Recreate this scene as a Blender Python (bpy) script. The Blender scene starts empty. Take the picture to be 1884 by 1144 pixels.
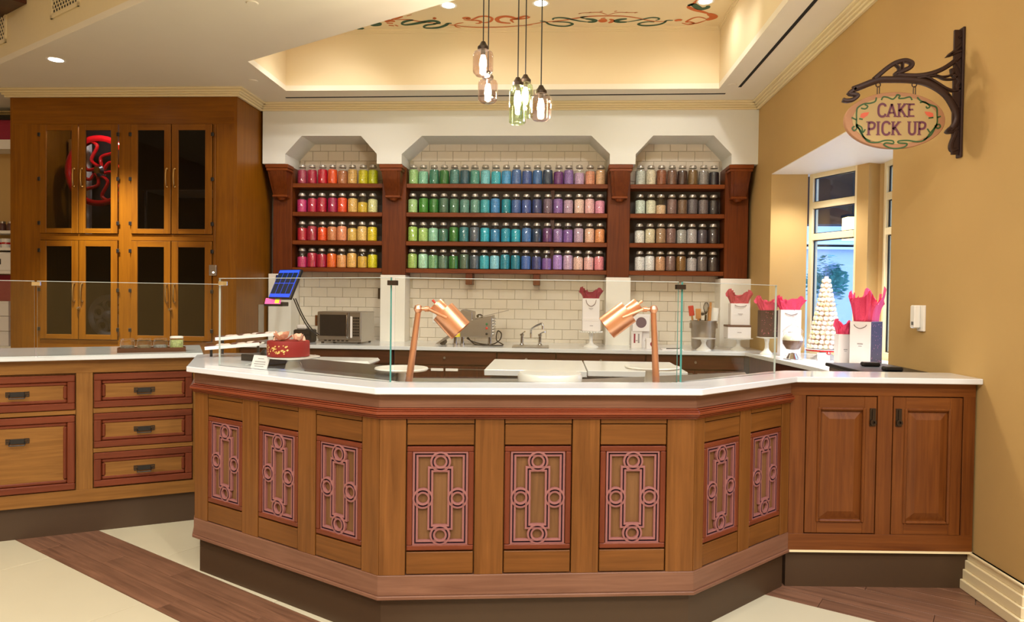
import bpy, bmesh, math, random
from mathutils import Matrix, Vector
random.seed(7)
sc = bpy.context.scene
col = sc.collection
PI = math.pi

# ---------------------------------------------------------------- camera
PITCH, ROLL, YAW = 0.0200, 0.0127, 0.0600
fw = Vector((0, math.cos(PITCH), -math.sin(PITCH)))
rt = Vector((1, 0, 0)); up = rt.cross(fw)
r2 = rt * math.cos(ROLL) + up * math.sin(ROLL)
u2 = up * math.cos(ROLL) - rt * math.sin(ROLL)
Rz = Matrix.Rotation(YAW, 3, 'Z')
r2, u2, f2 = Rz @ r2, Rz @ u2, Rz @ fw
cam_data = bpy.data.cameras.new('camera')
cam = bpy.data.objects.new('camera', cam_data); col.objects.link(cam)
cam.matrix_world = Matrix(((r2.x, u2.x, -f2.x, 0), (r2.y, u2.y, -f2.y, 0), (r2.z, u2.z, -f2.z, 1.3524), (0, 0, 0, 1)))
cam_data.sensor_width = 36.0
cam_data.lens = 1299.52 / 1884 * 36
cam_data.clip_start = 0.05; cam_data.clip_end = 200
sc.camera = cam

# ---------------------------------------------------------------- world (dusk outside the windows)
def lin(c):
    c = c / 255.0
    return c / 12.92 if c <= 0.04045 else ((c + 0.055) / 1.055) ** 2.4
def rgb(r, g, b): return (lin(r), lin(g), lin(b), 1)
w = bpy.data.worlds.new('world'); sc.world = w; w.use_nodes = True
wb = w.node_tree.nodes['Background']
wb.inputs[0].default_value = rgb(150, 188, 250); wb.inputs[1].default_value = 3.6

# ---------------------------------------------------------------- exposure
sc.view_settings.view_transform = 'Standard'
sc.view_settings.look = 'None'
sc.view_settings.gamma = 1.0
sc.view_settings.use_curve_mapping = False
sc.view_settings.exposure = 0.17
sc.cycles.transparent_max_bounces = 16
sc.cycles.max_bounces = 7

# ---------------------------------------------------------------- lights of the shop and added fill lights (fixtures are built further down)
WARM = (1.0, 0.975, 0.925)
def spot(loc, power, size=1.9, blend=0.6, target=None, color=WARM, radius=0.07):
    d = bpy.data.lights.new('downlight_lamp', 'SPOT'); d.energy = power; d.color = color
    d.spot_size = size; d.spot_blend = blend; d.shadow_soft_size = radius
    o = bpy.data.objects.new('downlight_lamp', d); col.objects.link(o); o.location = loc
    if target is not None:
        v = Vector(target) - Vector(loc)
        o.rotation_euler = v.to_track_quat('-Z', 'Y').to_euler()
    return o
def area(loc, power, sx, sy, color=WARM, rot=(0, 0, 0)):
    d = bpy.data.lights.new('fill_panel_lamp', 'AREA'); d.energy = power; d.color = color
    d.shape = 'RECTANGLE'; d.size = sx; d.size_y = sy
    o = bpy.data.objects.new('fill_panel_lamp', d); col.objects.link(o); o.location = loc; o.rotation_euler = rot
    return o
ZC, ZT, ZS = 3.30, 3.87, 4.60          # low ceiling, tray ceiling, shop ceiling
TRAY_LIGHTS = [(-2.12, 6.17), (-0.953, 6.125), (-0.153, 6.105), (1.237, 6.105)]
for x, y in TRAY_LIGHTS:
    spot((x, y, ZT - 0.02), 12, 2.9, 1.0, radius=0.05)
ADDED_ACCENTS = [((-0.6, 4.8), (-0.9, 7.4, 2.1)), ((0.7, 4.7), (0.7, 7.4, 2.1)), ((-1.6, 5.45), (-2.3, 7.4, 2.1)), ((1.2, 5.0), (1.3, 7.4, 2.1)), ((-1.9, 5.9), (-3.045, 7.0, 1.8))]
for (x, y), t in ADDED_ACCENTS:                                            # added heads out of view in the tray, brightening jar shelves and cabinet side
    spot((x, y, ZT - 0.04), 48, 1.1, 0.9, target=t, radius=0.05)
spot((-4.221, 5.748, ZC - 0.02), 620, 0.95, 1.0, target=(-4.17, 6.62, 1.2))   # in front of the tall cabinet
spot((2.109, 6.26, 2.50), 62, 2.2, 0.7, color=(1, 0.98, 0.95))                             # in the window bay
spot((2.25, 5.30, 2.50), 230, 1.8, 0.7, color=(1, 0.98, 0.95))  # added second bay lamp, bouncing light off the counter to the bay ceiling
SHOP_LIGHTS = [((0.9, 0.5), (0.1, 3.4, 0.4), 225), ((-1.6, 0.6), (-1.6, 3.5, 0.3), 220), ((2.3, 1.0), (1.6, 3.6, 0.8), 120),
               ((-3.6, 1.2), (-3.4, 3.4, 0.3), 240)]
for (x, y), t, p in SHOP_LIGHTS:
    spot((x, y, ZS - 0.03), p, 1.35, 0.7, target=t)
FILL_PANELS = [(-3.0, -1.5), (0.2, -1.5), (3.2, -1.5)]  # added soft fill behind the camera, housed as ceiling panels
for x, y in FILL_PANELS:
    area((x, y, ZS - 0.06), 180, 1.2, 1.2)

# ---------------------------------------------------------------- materials
def newmat(name):
    m = bpy.data.materials.new(name); m.use_nodes = True
    nt = m.node_tree; return m, nt, nt.nodes['Principled BSDF']
def plain(name, c, rough=0.5, metal=0.0, spec=0.5, var=0.06, scale=30.0, bump=0.0, coat=0.0):
    """colour with a faint procedural mottling"""
    m, nt, b = newmat(name)
    tc = nt.nodes.new('ShaderNodeTexCoord'); n = nt.nodes.new('ShaderNodeTexNoise')
    n.inputs['Scale'].default_value = scale; n.inputs['Detail'].default_value = 3
    nt.links.new(tc.outputs['Object'], n.inputs['Vector'])
    mx = nt.nodes.new('ShaderNodeMix'); mx.data_type = 'RGBA'
    mx.inputs[6].default_value = tuple(max(0, v * (1 - var)) for v in c[:3]) + (1,)
    mx.inputs[7].default_value = tuple(min(1, v * (1 + var)) for v in c[:3]) + (1,)
    nt.links.new(n.outputs['Fac'], mx.inputs[0]); nt.links.new(mx.outputs[2], b.inputs['Base Color'])
    b.inputs['Roughness'].default_value = rough; b.inputs['Metallic'].default_value = metal
    b.inputs['Specular IOR Level'].default_value = spec; b.inputs['Coat Weight'].default_value = coat
    if bump:
        bp = nt.nodes.new('ShaderNodeBump'); bp.inputs['Strength'].default_value = bump; bp.inputs['Distance'].default_value = 0.004
        nt.links.new(n.outputs['Fac'], bp.inputs['Height']); nt.links.new(bp.outputs['Normal'], b.inputs['Normal'])
    return m
def wood(name, c1, c2, grain='v', rough=0.4, scale=1.0, spec=0.28, coat=0.06):
    m, nt, b = newmat(name)
    tc = nt.nodes.new('ShaderNodeTexCoord'); mp = nt.nodes.new('ShaderNodeMapping')
    s = {'v': (34, 34, 1.6), 'h': (1.6, 1.6, 34), 'x': (1.6, 34, 34)}[grain]
    mp.inputs['Scale'].default_value = tuple(v * scale for v in s)
    oi = nt.nodes.new('ShaderNodeObjectInfo'); va = nt.nodes.new('ShaderNodeVectorMath'); va.operation = 'ADD'
    sh = nt.nodes.new('ShaderNodeMath'); sh.operation = 'MULTIPLY'; sh.inputs[1].default_value = 9.0
    nt.links.new(oi.outputs['Random'], sh.inputs[0]); nt.links.new(tc.outputs['Object'], va.inputs[0]); nt.links.new(sh.outputs[0], va.inputs[1])
    nt.links.new(va.outputs[0], mp.inputs['Vector'])
    n = nt.nodes.new('ShaderNodeTexNoise'); n.inputs['Scale'].default_value = 1.3; n.inputs['Detail'].default_value = 6
    n.inputs['Roughness'].default_value = 0.62; n.inputs['Distortion'].default_value = 0.6
    nt.links.new(mp.outputs['Vector'], n.inputs['Vector'])
    n2 = nt.nodes.new('ShaderNodeTexNoise'); n2.inputs['Scale'].default_value = 3.0; n2.inputs['Detail'].default_value = 2
    nt.links.new(tc.outputs['Object'], n2.inputs['Vector'])
    ad = nt.nodes.new('ShaderNodeMath'); ad.operation = 'MULTIPLY_ADD'; ad.inputs[1].default_value = 0.35; 
    nt.links.new(n2.outputs['Fac'], ad.inputs[0]); nt.links.new(n.outputs['Fac'], ad.inputs[2])
    cr = nt.nodes.new('ShaderNodeValToRGB'); cr.color_ramp.elements[0].position = 0.42; cr.color_ramp.elements[1].position = 0.92
    cr.color_ramp.elements[0].color = c1; cr.color_ramp.elements[1].color = c2
    nt.links.new(ad.outputs[0], cr.inputs[0]); nt.links.new(cr.outputs['Color'], b.inputs['Base Color'])
    b.inputs['Roughness'].default_value = rough; b.inputs['Specular IOR Level'].default_value = spec
    b.inputs['Coat Weight'].default_value = coat; b.inputs['Coat Roughness'].default_value = 0.25
    bp = nt.nodes.new('ShaderNodeBump'); bp.inputs['Strength'].default_value = 0.08; bp.inputs['Distance'].default_value = 0.003
    nt.links.new(n.outputs['Fac'], bp.inputs['Height']); nt.links.new(bp.outputs['Normal'], b.inputs['Normal'])
    return m
def glass(name, tint=(1, 1, 1, 1), refl=0.9, ior=1.45, rough=0.0, base=0.0):
    """thin clear sheet: transparent with a fresnel reflection"""
    m = bpy.data.materials.new(name); m.use_nodes = True; nt = m.node_tree
    nt.nodes.remove(nt.nodes['Principled BSDF']); out = nt.nodes['Material Output']
    t = nt.nodes.new('ShaderNodeBsdfTransparent'); t.inputs[0].default_value = tint
    g = nt.nodes.new('ShaderNodeBsdfGlossy'); g.inputs['Roughness'].default_value = rough; g.inputs[0].default_value = (refl, refl, refl, 1)
    lw = nt.nodes.new('ShaderNodeLayerWeight'); lw.inputs[0].default_value = 0.5
    pw = nt.nodes.new('ShaderNodeMath'); pw.operation = 'POWER'; pw.inputs[1].default_value = 4.0
    ma = nt.nodes.new('ShaderNodeMath'); ma.operation = 'MULTIPLY_ADD'; ma.inputs[1].default_value = 0.9; ma.inputs[2].default_value = 0.03 + base; ma.use_clamp = True
    mx = nt.nodes.new('ShaderNodeMixShader')
    nt.links.new(lw.outputs['Facing'], pw.inputs[0]); nt.links.new(pw.outputs[0], ma.inputs[0]); nt.links.new(ma.outputs[0], mx.inputs[0])
    nt.links.new(t.outputs[0], mx.inputs[1]); nt.links.new(g.outputs[0], mx.inputs[2])
    nt.links.new(mx.outputs[0], out.inputs[0])
    return m
def emit(name, c, s):
    m, nt, b = newmat(name); b.inputs['Base Color'].default_value = c
    b.inputs['Emission Color'].default_value = c; b.inputs['Emission Strength'].default_value = s
    return m
MT = {}
MT['wall_yellow'] = plain('wall_yellow', rgb(192, 156, 96), 0.8, var=0.04, scale=4)
MT['wall_cream'] = plain('wall_cream', rgb(226, 225, 216), 0.75, var=0.02, scale=4)
MT['ceiling'] = plain('ceiling_paint', rgb(234, 224, 202), 0.85, var=0.02, scale=3)
MT['tray'] = plain('tray_paint', rgb(232, 212, 172), 0.85, var=0.02, scale=3)
MT['trim'] = plain('cream_trim', rgb(232, 214, 170), 0.6, var=0.02)
MT['pier'] = plain('white_pier', rgb(240, 234, 222), 0.5, var=0.02)
MT['tile'] = plain('glazed_tile', rgb(226, 214, 196), 0.18, var=0.07, scale=6, bump=0.05, coat=0.3)
MT['grout'] = plain('grout', rgb(206, 194, 172), 0.9)
MT['wood_main_v'] = wood('wood_main_v', rgb(96, 56, 18), rgb(128, 80, 34), 'v')
MT['wood_main_h'] = wood('wood_main_h', rgb(92, 53, 16), rgb(122, 75, 30), 'h')
MT['wood_band'] = wood('wood_band', rgb(104, 68, 50), rgb(134, 94, 72), 'h')
MT['wood_panel'] = wood('wood_panel', rgb(98, 66, 38), rgb(126, 88, 54), 'v')
MT['mould_red'] = wood('mould_red', rgb(104, 42, 20), rgb(132, 62, 34), 'h', rough=0.22, coat=0.6)
MT['frame_red'] = wood('frame_red', rgb(88, 36, 18), rgb(118, 56, 32), 'v', rough=0.35)
MT['frame_red_h'] = wood('frame_red_h', rgb(88, 36, 18), rgb(118, 56, 32), 'h', rough=0.35)
MT['fret'] = plain('fret_rose', rgb(142, 90, 86), 0.5, var=0.08)
MT['fret_dark'] = plain('fret_groove', rgb(62, 30, 44), 0.6)
MT['kick'] = plain('toe_kick', rgb(66, 46, 26), 0.55, var=0.05)
MT['oak_v'] = wood('oak_v', rgb(110, 70, 26), rgb(146, 100, 46), 'v', scale=1.2)
MT['oak_h'] = wood('oak_h', rgb(110, 70, 26), rgb(146, 100, 46), 'h', scale=1.2)
MT['cab_v'] = wood('cab_v', rgb(86, 42, 12), rgb(120, 68, 26), 'v')
MT['cab_h'] = wood('cab_h', rgb(86, 42, 12), rgb(120, 68, 26), 'h')
MT['tall_v'] = wood('tall_v', rgb(108, 60, 3), rgb(138, 84, 8), 'v', scale=0.8)
MT['tall_h'] = wood('tall_h', rgb(108, 60, 3), rgb(138, 84, 8), 'h', scale=0.8)
MT['cherry_v'] = wood('cherry_v', rgb(84, 34, 4), rgb(114, 54, 14), 'v')
MT['cherry_h'] = wood('cherry_h', rgb(98, 42, 8), rgb(134, 66, 20), 'h')
MT['dark_wood'] = wood('dark_wood', rgb(52, 24, 14), rgb(92, 48, 28), 'h', rough=0.35)
MT['dark_wood_v'] = wood('dark_wood_v', rgb(52, 24, 14), rgb(92, 48, 28), 'v', rough=0.35)
MT['shelf_back'] = plain('shelf_back', rgb(80, 68, 56), 0.6)
MT['cab_inside'] = plain('cabinet_inside', rgb(34, 26, 24), 0.6)
MT['quartz'] = plain('white_quartz', rgb(222, 224, 226), 0.16, var=0.015, scale=60, coat=0.3)
MT['marble'] = plain('pale_marble', rgb(212, 210, 206), 0.2, var=0.03, scale=5)
MT['steel'] = plain('brushed_steel', rgb(170, 162, 152), 0.32, metal=0.9, var=0.08, scale=20)
MT['chrome'] = plain('chrome', rgb(210, 210, 210), 0.12, metal=1.0)
MT['copper'] = plain('copper', rgb(240, 172, 136), 0.3, metal=0.85, var=0.05, scale=8)
MT['jar_lid'] = plain('jar_lid', rgb(206, 200, 190), 0.3, metal=0.7)
MT['iron'] = plain('dark_iron', rgb(58, 38, 32), 0.45, metal=0.3)
MT['black'] = plain('black_plastic', rgb(24, 22, 22), 0.4)
MT['black_gloss'] = plain('black_glass_top', rgb(34, 31, 33), 0.22, spec=0.25)
MT['brass'] = plain('antique_brass', rgb(176, 140, 84), 0.3, metal=1.0)
MT['bronze'] = plain('dark_bronze', rgb(60, 48, 36), 0.4, metal=0.7)
MT['glass'] = glass('clear_glass', (0.97, 0.99, 0.98, 1))
MT['jar_glass'] = glass('jar_glass', (0.98, 0.985, 0.98, 1), refl=1.0, rough=0.04, base=0.03)
MT['door_glass'] = glass('door_glass', (0.62, 0.63, 0.66, 1), refl=0.6, base=0.0)
MT['win_glass'] = glass('window_glass', (0.95, 0.98, 1, 1), refl=1.0)
MT['glass_edge'] = plain('green_glass_edge', rgb(84, 156, 146), 0.15)
MT['glass_edge_w'] = plain('pale_glass_edge', rgb(186, 194, 188), 0.15)
MT['china'] = plain('white_china', rgb(240, 236, 228), 0.2, var=0.01, coat=0.3)
MT['white_card'] = plain('white_card', rgb(238, 230, 226), 0.6, var=0.01)
MT['paper_choc'] = plain('chocolate_paper', rgb(58, 26, 24), 0.6)
MT['pink_dot'] = plain('pink_print', rgb(206, 110, 120), 0.6)
MT['grey_print'] = plain('grey_print', rgb(160, 150, 150), 0.6)
MT['ribbon_brown'] = plain('brown_ribbon', rgb(98, 66, 54), 0.5)
def tissue(name, c):
    m, nt, b = newmat(name); b.inputs['Base Color'].default_value = c; b.inputs['Roughness'].default_value = 0.6
    b.inputs['Transmission Weight'].default_value = 0.0; b.inputs['Subsurface Weight'].default_value = 0.0
    n = nt.nodes.new('ShaderNodeTexNoise'); n.inputs['Scale'].default_value = 26
    bp = nt.nodes.new('ShaderNodeBump'); bp.inputs['Strength'].default_value = 0.4; bp.inputs['Distance'].default_value = 0.01
    nt.links.new(n.outputs['Fac'], bp.inputs['Height']); nt.links.new(bp.outputs['Normal'], b.inputs['Normal'])
    return m
MT['tissue'] = tissue('pink_tissue', rgb(226, 62, 102))
MT['tissue_red'] = tissue('rose_tissue', rgb(196, 70, 84))
MT['tissue_wine'] = tissue('wine_tissue', rgb(150, 28, 58))
MT['lamp_disc'] = emit('lamp_disc', (1, 0.9, 0.75, 1), 14)
MT['bulb'] = emit('bulb', (1, 0.82, 0.6, 1), 30)
MT['glass_amber'] = glass('rose_pendant_glass', (0.87, 0.77, 0.77, 1), refl=1.0, base=0.10)
MT['glass_green'] = glass('green_pendant_glass', (0.80, 0.92, 0.70, 1), refl=1.0, base=0.10)
MT['tile_floor'] = plain('pale_floor_tile', rgb(198, 188, 158), 0.3, var=0.05, scale=3)
MT['plank'] = wood('walnut_plank', rgb(84, 56, 40), rgb(134, 94, 70), 'x', rough=0.4)
MT['sub'] = plain('floor_joint', rgb(196, 184, 158), 0.8)
MT['slot'] = plain('black_slot', rgb(12, 10, 8), 0.8)
MT['orange_paint'] = plain('stencil_orange', rgb(198, 104, 52), 0.8)
MT['green_paint'] = plain('stencil_green', rgb(58, 88, 66), 0.8)
MT['red_gloss'] = plain('red_gloss', rgb(190, 16, 24), 0.15, coat=0.8)
MT['grey_paint'] = plain('grey_paint', rgb(150, 144, 138), 0.4)
# candies: each fill carries its colour on the object
def candy():
    m, nt, b = newmat('candy')
    oi = nt.nodes.new('ShaderNodeObjectInfo'); tc = nt.nodes.new('ShaderNodeTexCoord')
    v = nt.nodes.new('ShaderNodeTexVoronoi'); v.inputs['Scale'].default_value = 95
    nt.links.new(tc.outputs['Object'], v.inputs['Vector'])
    cr = nt.nodes.new('ShaderNodeMapRange'); cr.inputs[1].default_value = 0.0; cr.inputs[2].default_value = 0.8
    cr.inputs[3].default_value = 1.2; cr.inputs[4].default_value = 0.62
    nt.links.new(v.outputs['Distance'], cr.inputs[0])
    vm = nt.nodes.new('ShaderNodeVectorMath'); vm.operation = 'SCALE'
    nt.links.new(oi.outputs['Color'], vm.inputs[0]); nt.links.new(cr.outputs[0], vm.inputs['Scale'])
    nt.links.new(vm.outputs[0], b.inputs['Base Color']); b.inputs['Roughness'].default_value = 0.35
    bp = nt.nodes.new('ShaderNodeBump'); bp.inputs['Strength'].default_value = 0.5; bp.inputs['Distance'].default_value = 0.004; bp.invert = True
    nt.links.new(v.outputs['Distance'], bp.inputs['Height']); nt.links.new(bp.outputs['Normal'], b.inputs['Normal'])
    return m
MT['candy'] = candy()

# ---------------------------------------------------------------- mesh helpers
I4 = Matrix.Identity(4)
class MB:
    def __init__(s, T=None):
        s.v, s.f, s.m, s.T = [], [], [], T or I4
    def add(s, vs, fs, mi=0, T=None):
        A = s.T @ T if T is not None else s.T
        n = len(s.v); s.v += [A @ Vector(p) for p in vs]
        s.f += [tuple(i + n for i in f) for f in fs]; s.m += [mi] * len(fs); return s
    def box(s, x0, x1, y0, y1, z0, z1, mi=0, T=None):
        vs = [(x0, y0, z0), (x1, y0, z0), (x1, y1, z0), (x0, y1, z0), (x0, y0, z1), (x1, y0, z1), (x1, y1, z1), (x0, y1, z1)]
        return s.add(vs, [(0, 3, 2, 1), (4, 5, 6, 7), (0, 1, 5, 4), (1, 2, 6, 5), (2, 3, 7, 6), (3, 0, 4, 7)], mi, T)
    def prism(s, poly, z0, z1, mi=0, T=None):
        """vertical prism over a plan polygon (counter-clockwise)"""
        n = len(poly)
        a = sum(poly[i][0] * poly[(i + 1) % n][1] - poly[(i + 1) % n][0] * poly[i][1] for i in range(n))
        if a < 0: poly = poly[::-1]
        vs = [(x, y, z0) for x, y in poly] + [(x, y, z1) for x, y in poly]
        fs = [tuple(range(n))[::-1], tuple(range(n, 2 * n))] + [(i, (i + 1) % n, (i + 1) % n + n, i + n) for i in range(n)]
        return s.add(vs, fs, mi, T)
    def lathe(s, prof, seg=24, mi=0, T=None, c=(0, 0, 0)):
        """profile [(r, z)] turned about the vertical axis; closed at r = 0 ends"""
        vs, fs = [], []; rings = []
        for r, z in prof:
            if r <= 1e-6: rings.append([len(vs)]); vs.append((c[0], c[1], c[2] + z))
            else:
                rings.append(list(range(len(vs), len(vs) + seg)))
                vs += [(c[0] + r * math.cos(2 * PI * k / seg), c[1] + r * math.sin(2 * PI * k / seg), c[2] + z) for k in range(seg)]
        for A, B in zip(rings, rings[1:]):
            for k in range(seg):
                a0, a1 = A[k % len(A)], A[(k + 1) % len(A)]; b0, b1 = B[k % len(B)], B[(k + 1) % len(B)]
                q = [a0, a1, b1, b0]; f = []
                for i in q:
                    if i not in f: f.append(i)
                if len(f) > 2: fs.append(tuple(f))
        return s.add(vs, fs, mi, T)
    def cyl(s, p, q, r, r1=None, seg=16, mi=0):
        p, q = Vector(p), Vector(q); d = q - p
        T = Matrix.Translation(p) @ d.to_track_quat('Z', 'Y').to_matrix().to_4x4()
        r1 = r if r1 is None else r1
        return s.lathe([(0, 0), (r, 0), (r1, d.length), (0, d.length)], seg, mi, T)
    def tube(s, pts, r, seg=8, mi=0, closed=False):
        pts = [Vector(p) for p in pts]; n = len(pts); vs, fs = [], []
        prev = None
        for i, p in enumerate(pts):
            a = pts[i - 1] if (i or closed) else p; b = pts[(i + 1) % n] if (i < n - 1 or closed) else p
            t = (b - a).normalized()
            if prev is None:
                nn = t.orthogonal().normalized()
            else:
                nn = (prev - t * prev.dot(t)).normalized()
            prev = nn; bb = t.cross(nn)
            rr = r(i / max(1, n - 1)) if callable(r) else r
            vs += [p + (nn * math.cos(2 * PI * k / seg) + bb * math.sin(2 * PI * k / seg)) * rr for k in range(seg)]
        m = n if closed else n - 1
        for i in range(m):
            j = (i + 1) % n
            for k in range(seg):
                fs.append((i * seg + k, i * seg + (k + 1) % seg, j * seg + (k + 1) % seg, j * seg + k))
        if not closed: fs += [tuple(range(seg))[::-1], tuple(range((n - 1) * seg, n * seg))]
        return s.add(vs, fs, mi)
    def sweep(s, path, prof, closed=False, mi=None, T=None):
        """profile [(offset, height)] carried along a plane path (x, z): offset lies in the plane to the left, height goes to -y"""
        n = len(path); k = len(prof); vs, fs, ms = [], [], []
        P = [Vector(p) for p in path]
        for i in range(n):
            a = P[i] - P[i - 1] if (i or closed) else P[1] - P[0]
            b = P[(i + 1) % n] - P[i] if (i < n - 1 or closed) else a
            a.normalize(); b.normalize(); na = Vector((-a.y, a.x)); nb = Vector((-b.y, b.x))
            mm = na + nb; mm = mm / max(0.2, mm.dot(nb))
            for o, h in prof: vs.append((P[i].x + mm.x * o, -h, P[i].y + mm.y * o))
        for i in range(n if closed else n - 1):
            j = (i + 1) % n
            for q in range(k - 1):
                fs.append((i * k + q, j * k + q, j * k + q + 1, i * k + q + 1)); ms.append(mi[q] if mi else 0)
        A = len(s.f); s.add(vs, fs, 0, T)
        for q in range(len(ms)): s.m[A + q] = ms[q]
        if not closed:
            s.add([vs[q] for q in range(k)], [tuple(range(k))], 0, T); s.add([vs[(n - 1) * k + q] for q in range(k)], [tuple(range(k))[::-1]], 0, T)
        return s
    def ribbon(s, path, w, y=0.0, mi=0, taper=True, T=None):
        """flat painted stroke in the x-z plane"""
        P = [Vector(p) for p in smooth(path, 5)]; n = len(P); vs, fs = [], []
        for i in range(n):
            t = (P[min(n - 1, i + 1)] - P[max(0, i - 1)]).normalized(); nn = Vector((-t.y, t.x)); f = i / (n - 1)
            k = w * 0.5 * ((0.35 + 0.65 * math.sin(PI * f) ** 0.6) if taper else 1)
            vs += [(P[i].x + nn.x * k, y, P[i].y + nn.y * k), (P[i].x - nn.x * k, y, P[i].y - nn.y * k)]
        for i in range(n - 1): fs.append((2 * i, 2 * i + 1, 2 * i + 3, 2 * i + 2))
        return s.add(vs, fs, mi, T)
    def build(s, name, mat, parent=None, smooth_=False, bevel=0.0, local=False):
        me = bpy.data.meshes.new(name); me.from_pydata([tuple(v) for v in s.v], [], s.f)
        mats = mat if isinstance(mat, (list, tuple)) else [mat]
        for m in mats: me.materials.append(MT[m] if isinstance(m, str) else m)
        for p, mi in zip(me.polygons, s.m): p.material_index = mi
        bm = bmesh.new(); bm.from_mesh(me)
        bmesh.ops.recalc_face_normals(bm, faces=bm.faces)
        if bevel:
            es = [e for e in bm.edges if len(e.link_faces) == 2 and e.calc_face_angle(0) > 0.6]
            if es: bmesh.ops.bevel(bm, geom=es, offset=bevel, segments=1, profile=0.5, affect='EDGES', clamp_overlap=True)
        bm.to_mesh(me); bm.free()
        if smooth_:
            me.polygons.foreach_set('use_smooth', [True] * len(me.polygons))
            if hasattr(me, 'set_sharp_from_angle'): me.set_sharp_from_angle(angle=0.7)
        o = bpy.data.objects.new(name, me); col.objects.link(o)
        if parent is not None: attach(o, parent, local)
        return o
def wm(o):
    m = o.matrix_basis.copy()
    return wm(o.parent) @ o.matrix_parent_inverse @ m if o.parent else m
def attach(o, parent, local=False):
    o.parent = parent
    if not local: o.matrix_parent_inverse = wm(parent).inverted()
def smooth(pts, k=6):
    """Catmull-Rom through the points"""
    P = [Vector(p) for p in pts]; n = len(P)
    if n < 3: return [tuple(p) for p in P]
    out = []
    for i in range(n - 1):
        p0, p1, p2, p3 = P[max(0, i - 1)], P[i], P[i + 1], P[min(n - 1, i + 2)]
        for j in range(k):
            t = j / k
            out.append(tuple(0.5 * ((2 * p1) + (p2 - p0) * t + (2 * p0 - 5 * p1 + 4 * p2 - p3) * t * t + (3 * p1 - p0 - 3 * p2 + p3) * t ** 3)))
    out.append(tuple(P[-1])); return out
def tag(o, label=None, cat=None, group=None, kind=None):
    if label: o['label'] = label
    if cat: o['category'] = cat
    if group: o['group'] = group
    if kind: o['kind'] = kind
    return o
def thing(name, label, cat, loc=(0, 0, 0), rz=0.0, group=None):
    o = bpy.data.objects.new(name, None); col.objects.link(o); o.empty_display_size = 0.05
    o.location = loc; o.rotation_euler = (0, 0, rz); return tag(o, label, cat, group)
def struct(name, mb, mat, parent=None, **k):
    o = mb.build(name, mat, parent, **k)
    if parent is None: o['kind'] = 'structure'
    return o
def copy_tree(o, parent=None):
    c = o.copy(); col.objects.link(c)
    if parent is not None: c.parent = parent
    for ch in [q for q in bpy.data.objects if q.parent == o]: copy_tree(ch, c)
    return c
def inst(name, me, parent, loc=None, rot=None, scale=None, local=True):
    """another object over shared mesh data"""
    o = bpy.data.objects.new(name, me); col.objects.link(o)
    if loc is not None: o.location = loc
    if rot is not None: o.rotation_euler = rot
    if scale is not None: o.scale = scale
    if parent is not None: attach(o, parent, local)
    return o
def offs(poly, o):
    P = [Vector(p) for p in poly]; n = []
    for a, b in zip(P, P[1:]):
        t = (b - a).normalized(); n.append(Vector((-t.y, t.x)))
    out = [P[0] + n[0] * o]
    for i in range(1, len(P) - 1):
        m = n[i - 1] + n[i]; out.append(P[i] + m * (o / m.dot(n[i])))
    out.append(P[-1] + n[-1] * o); return [tuple(p) for p in out]
def faceT(a, b, z=0.0):
    """frame of an upright face: x along it, y into it, z up"""
    d = (Vector(b) - Vector(a)).normalized()
    return Matrix(((d.x, -d.y, 0, a[0]), (d.y, d.x, 0, a[1]), (0, 0, 1, z), (0, 0, 0, 1)))
def seglen(a, b): return (Vector(b) - Vector(a)).length

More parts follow.
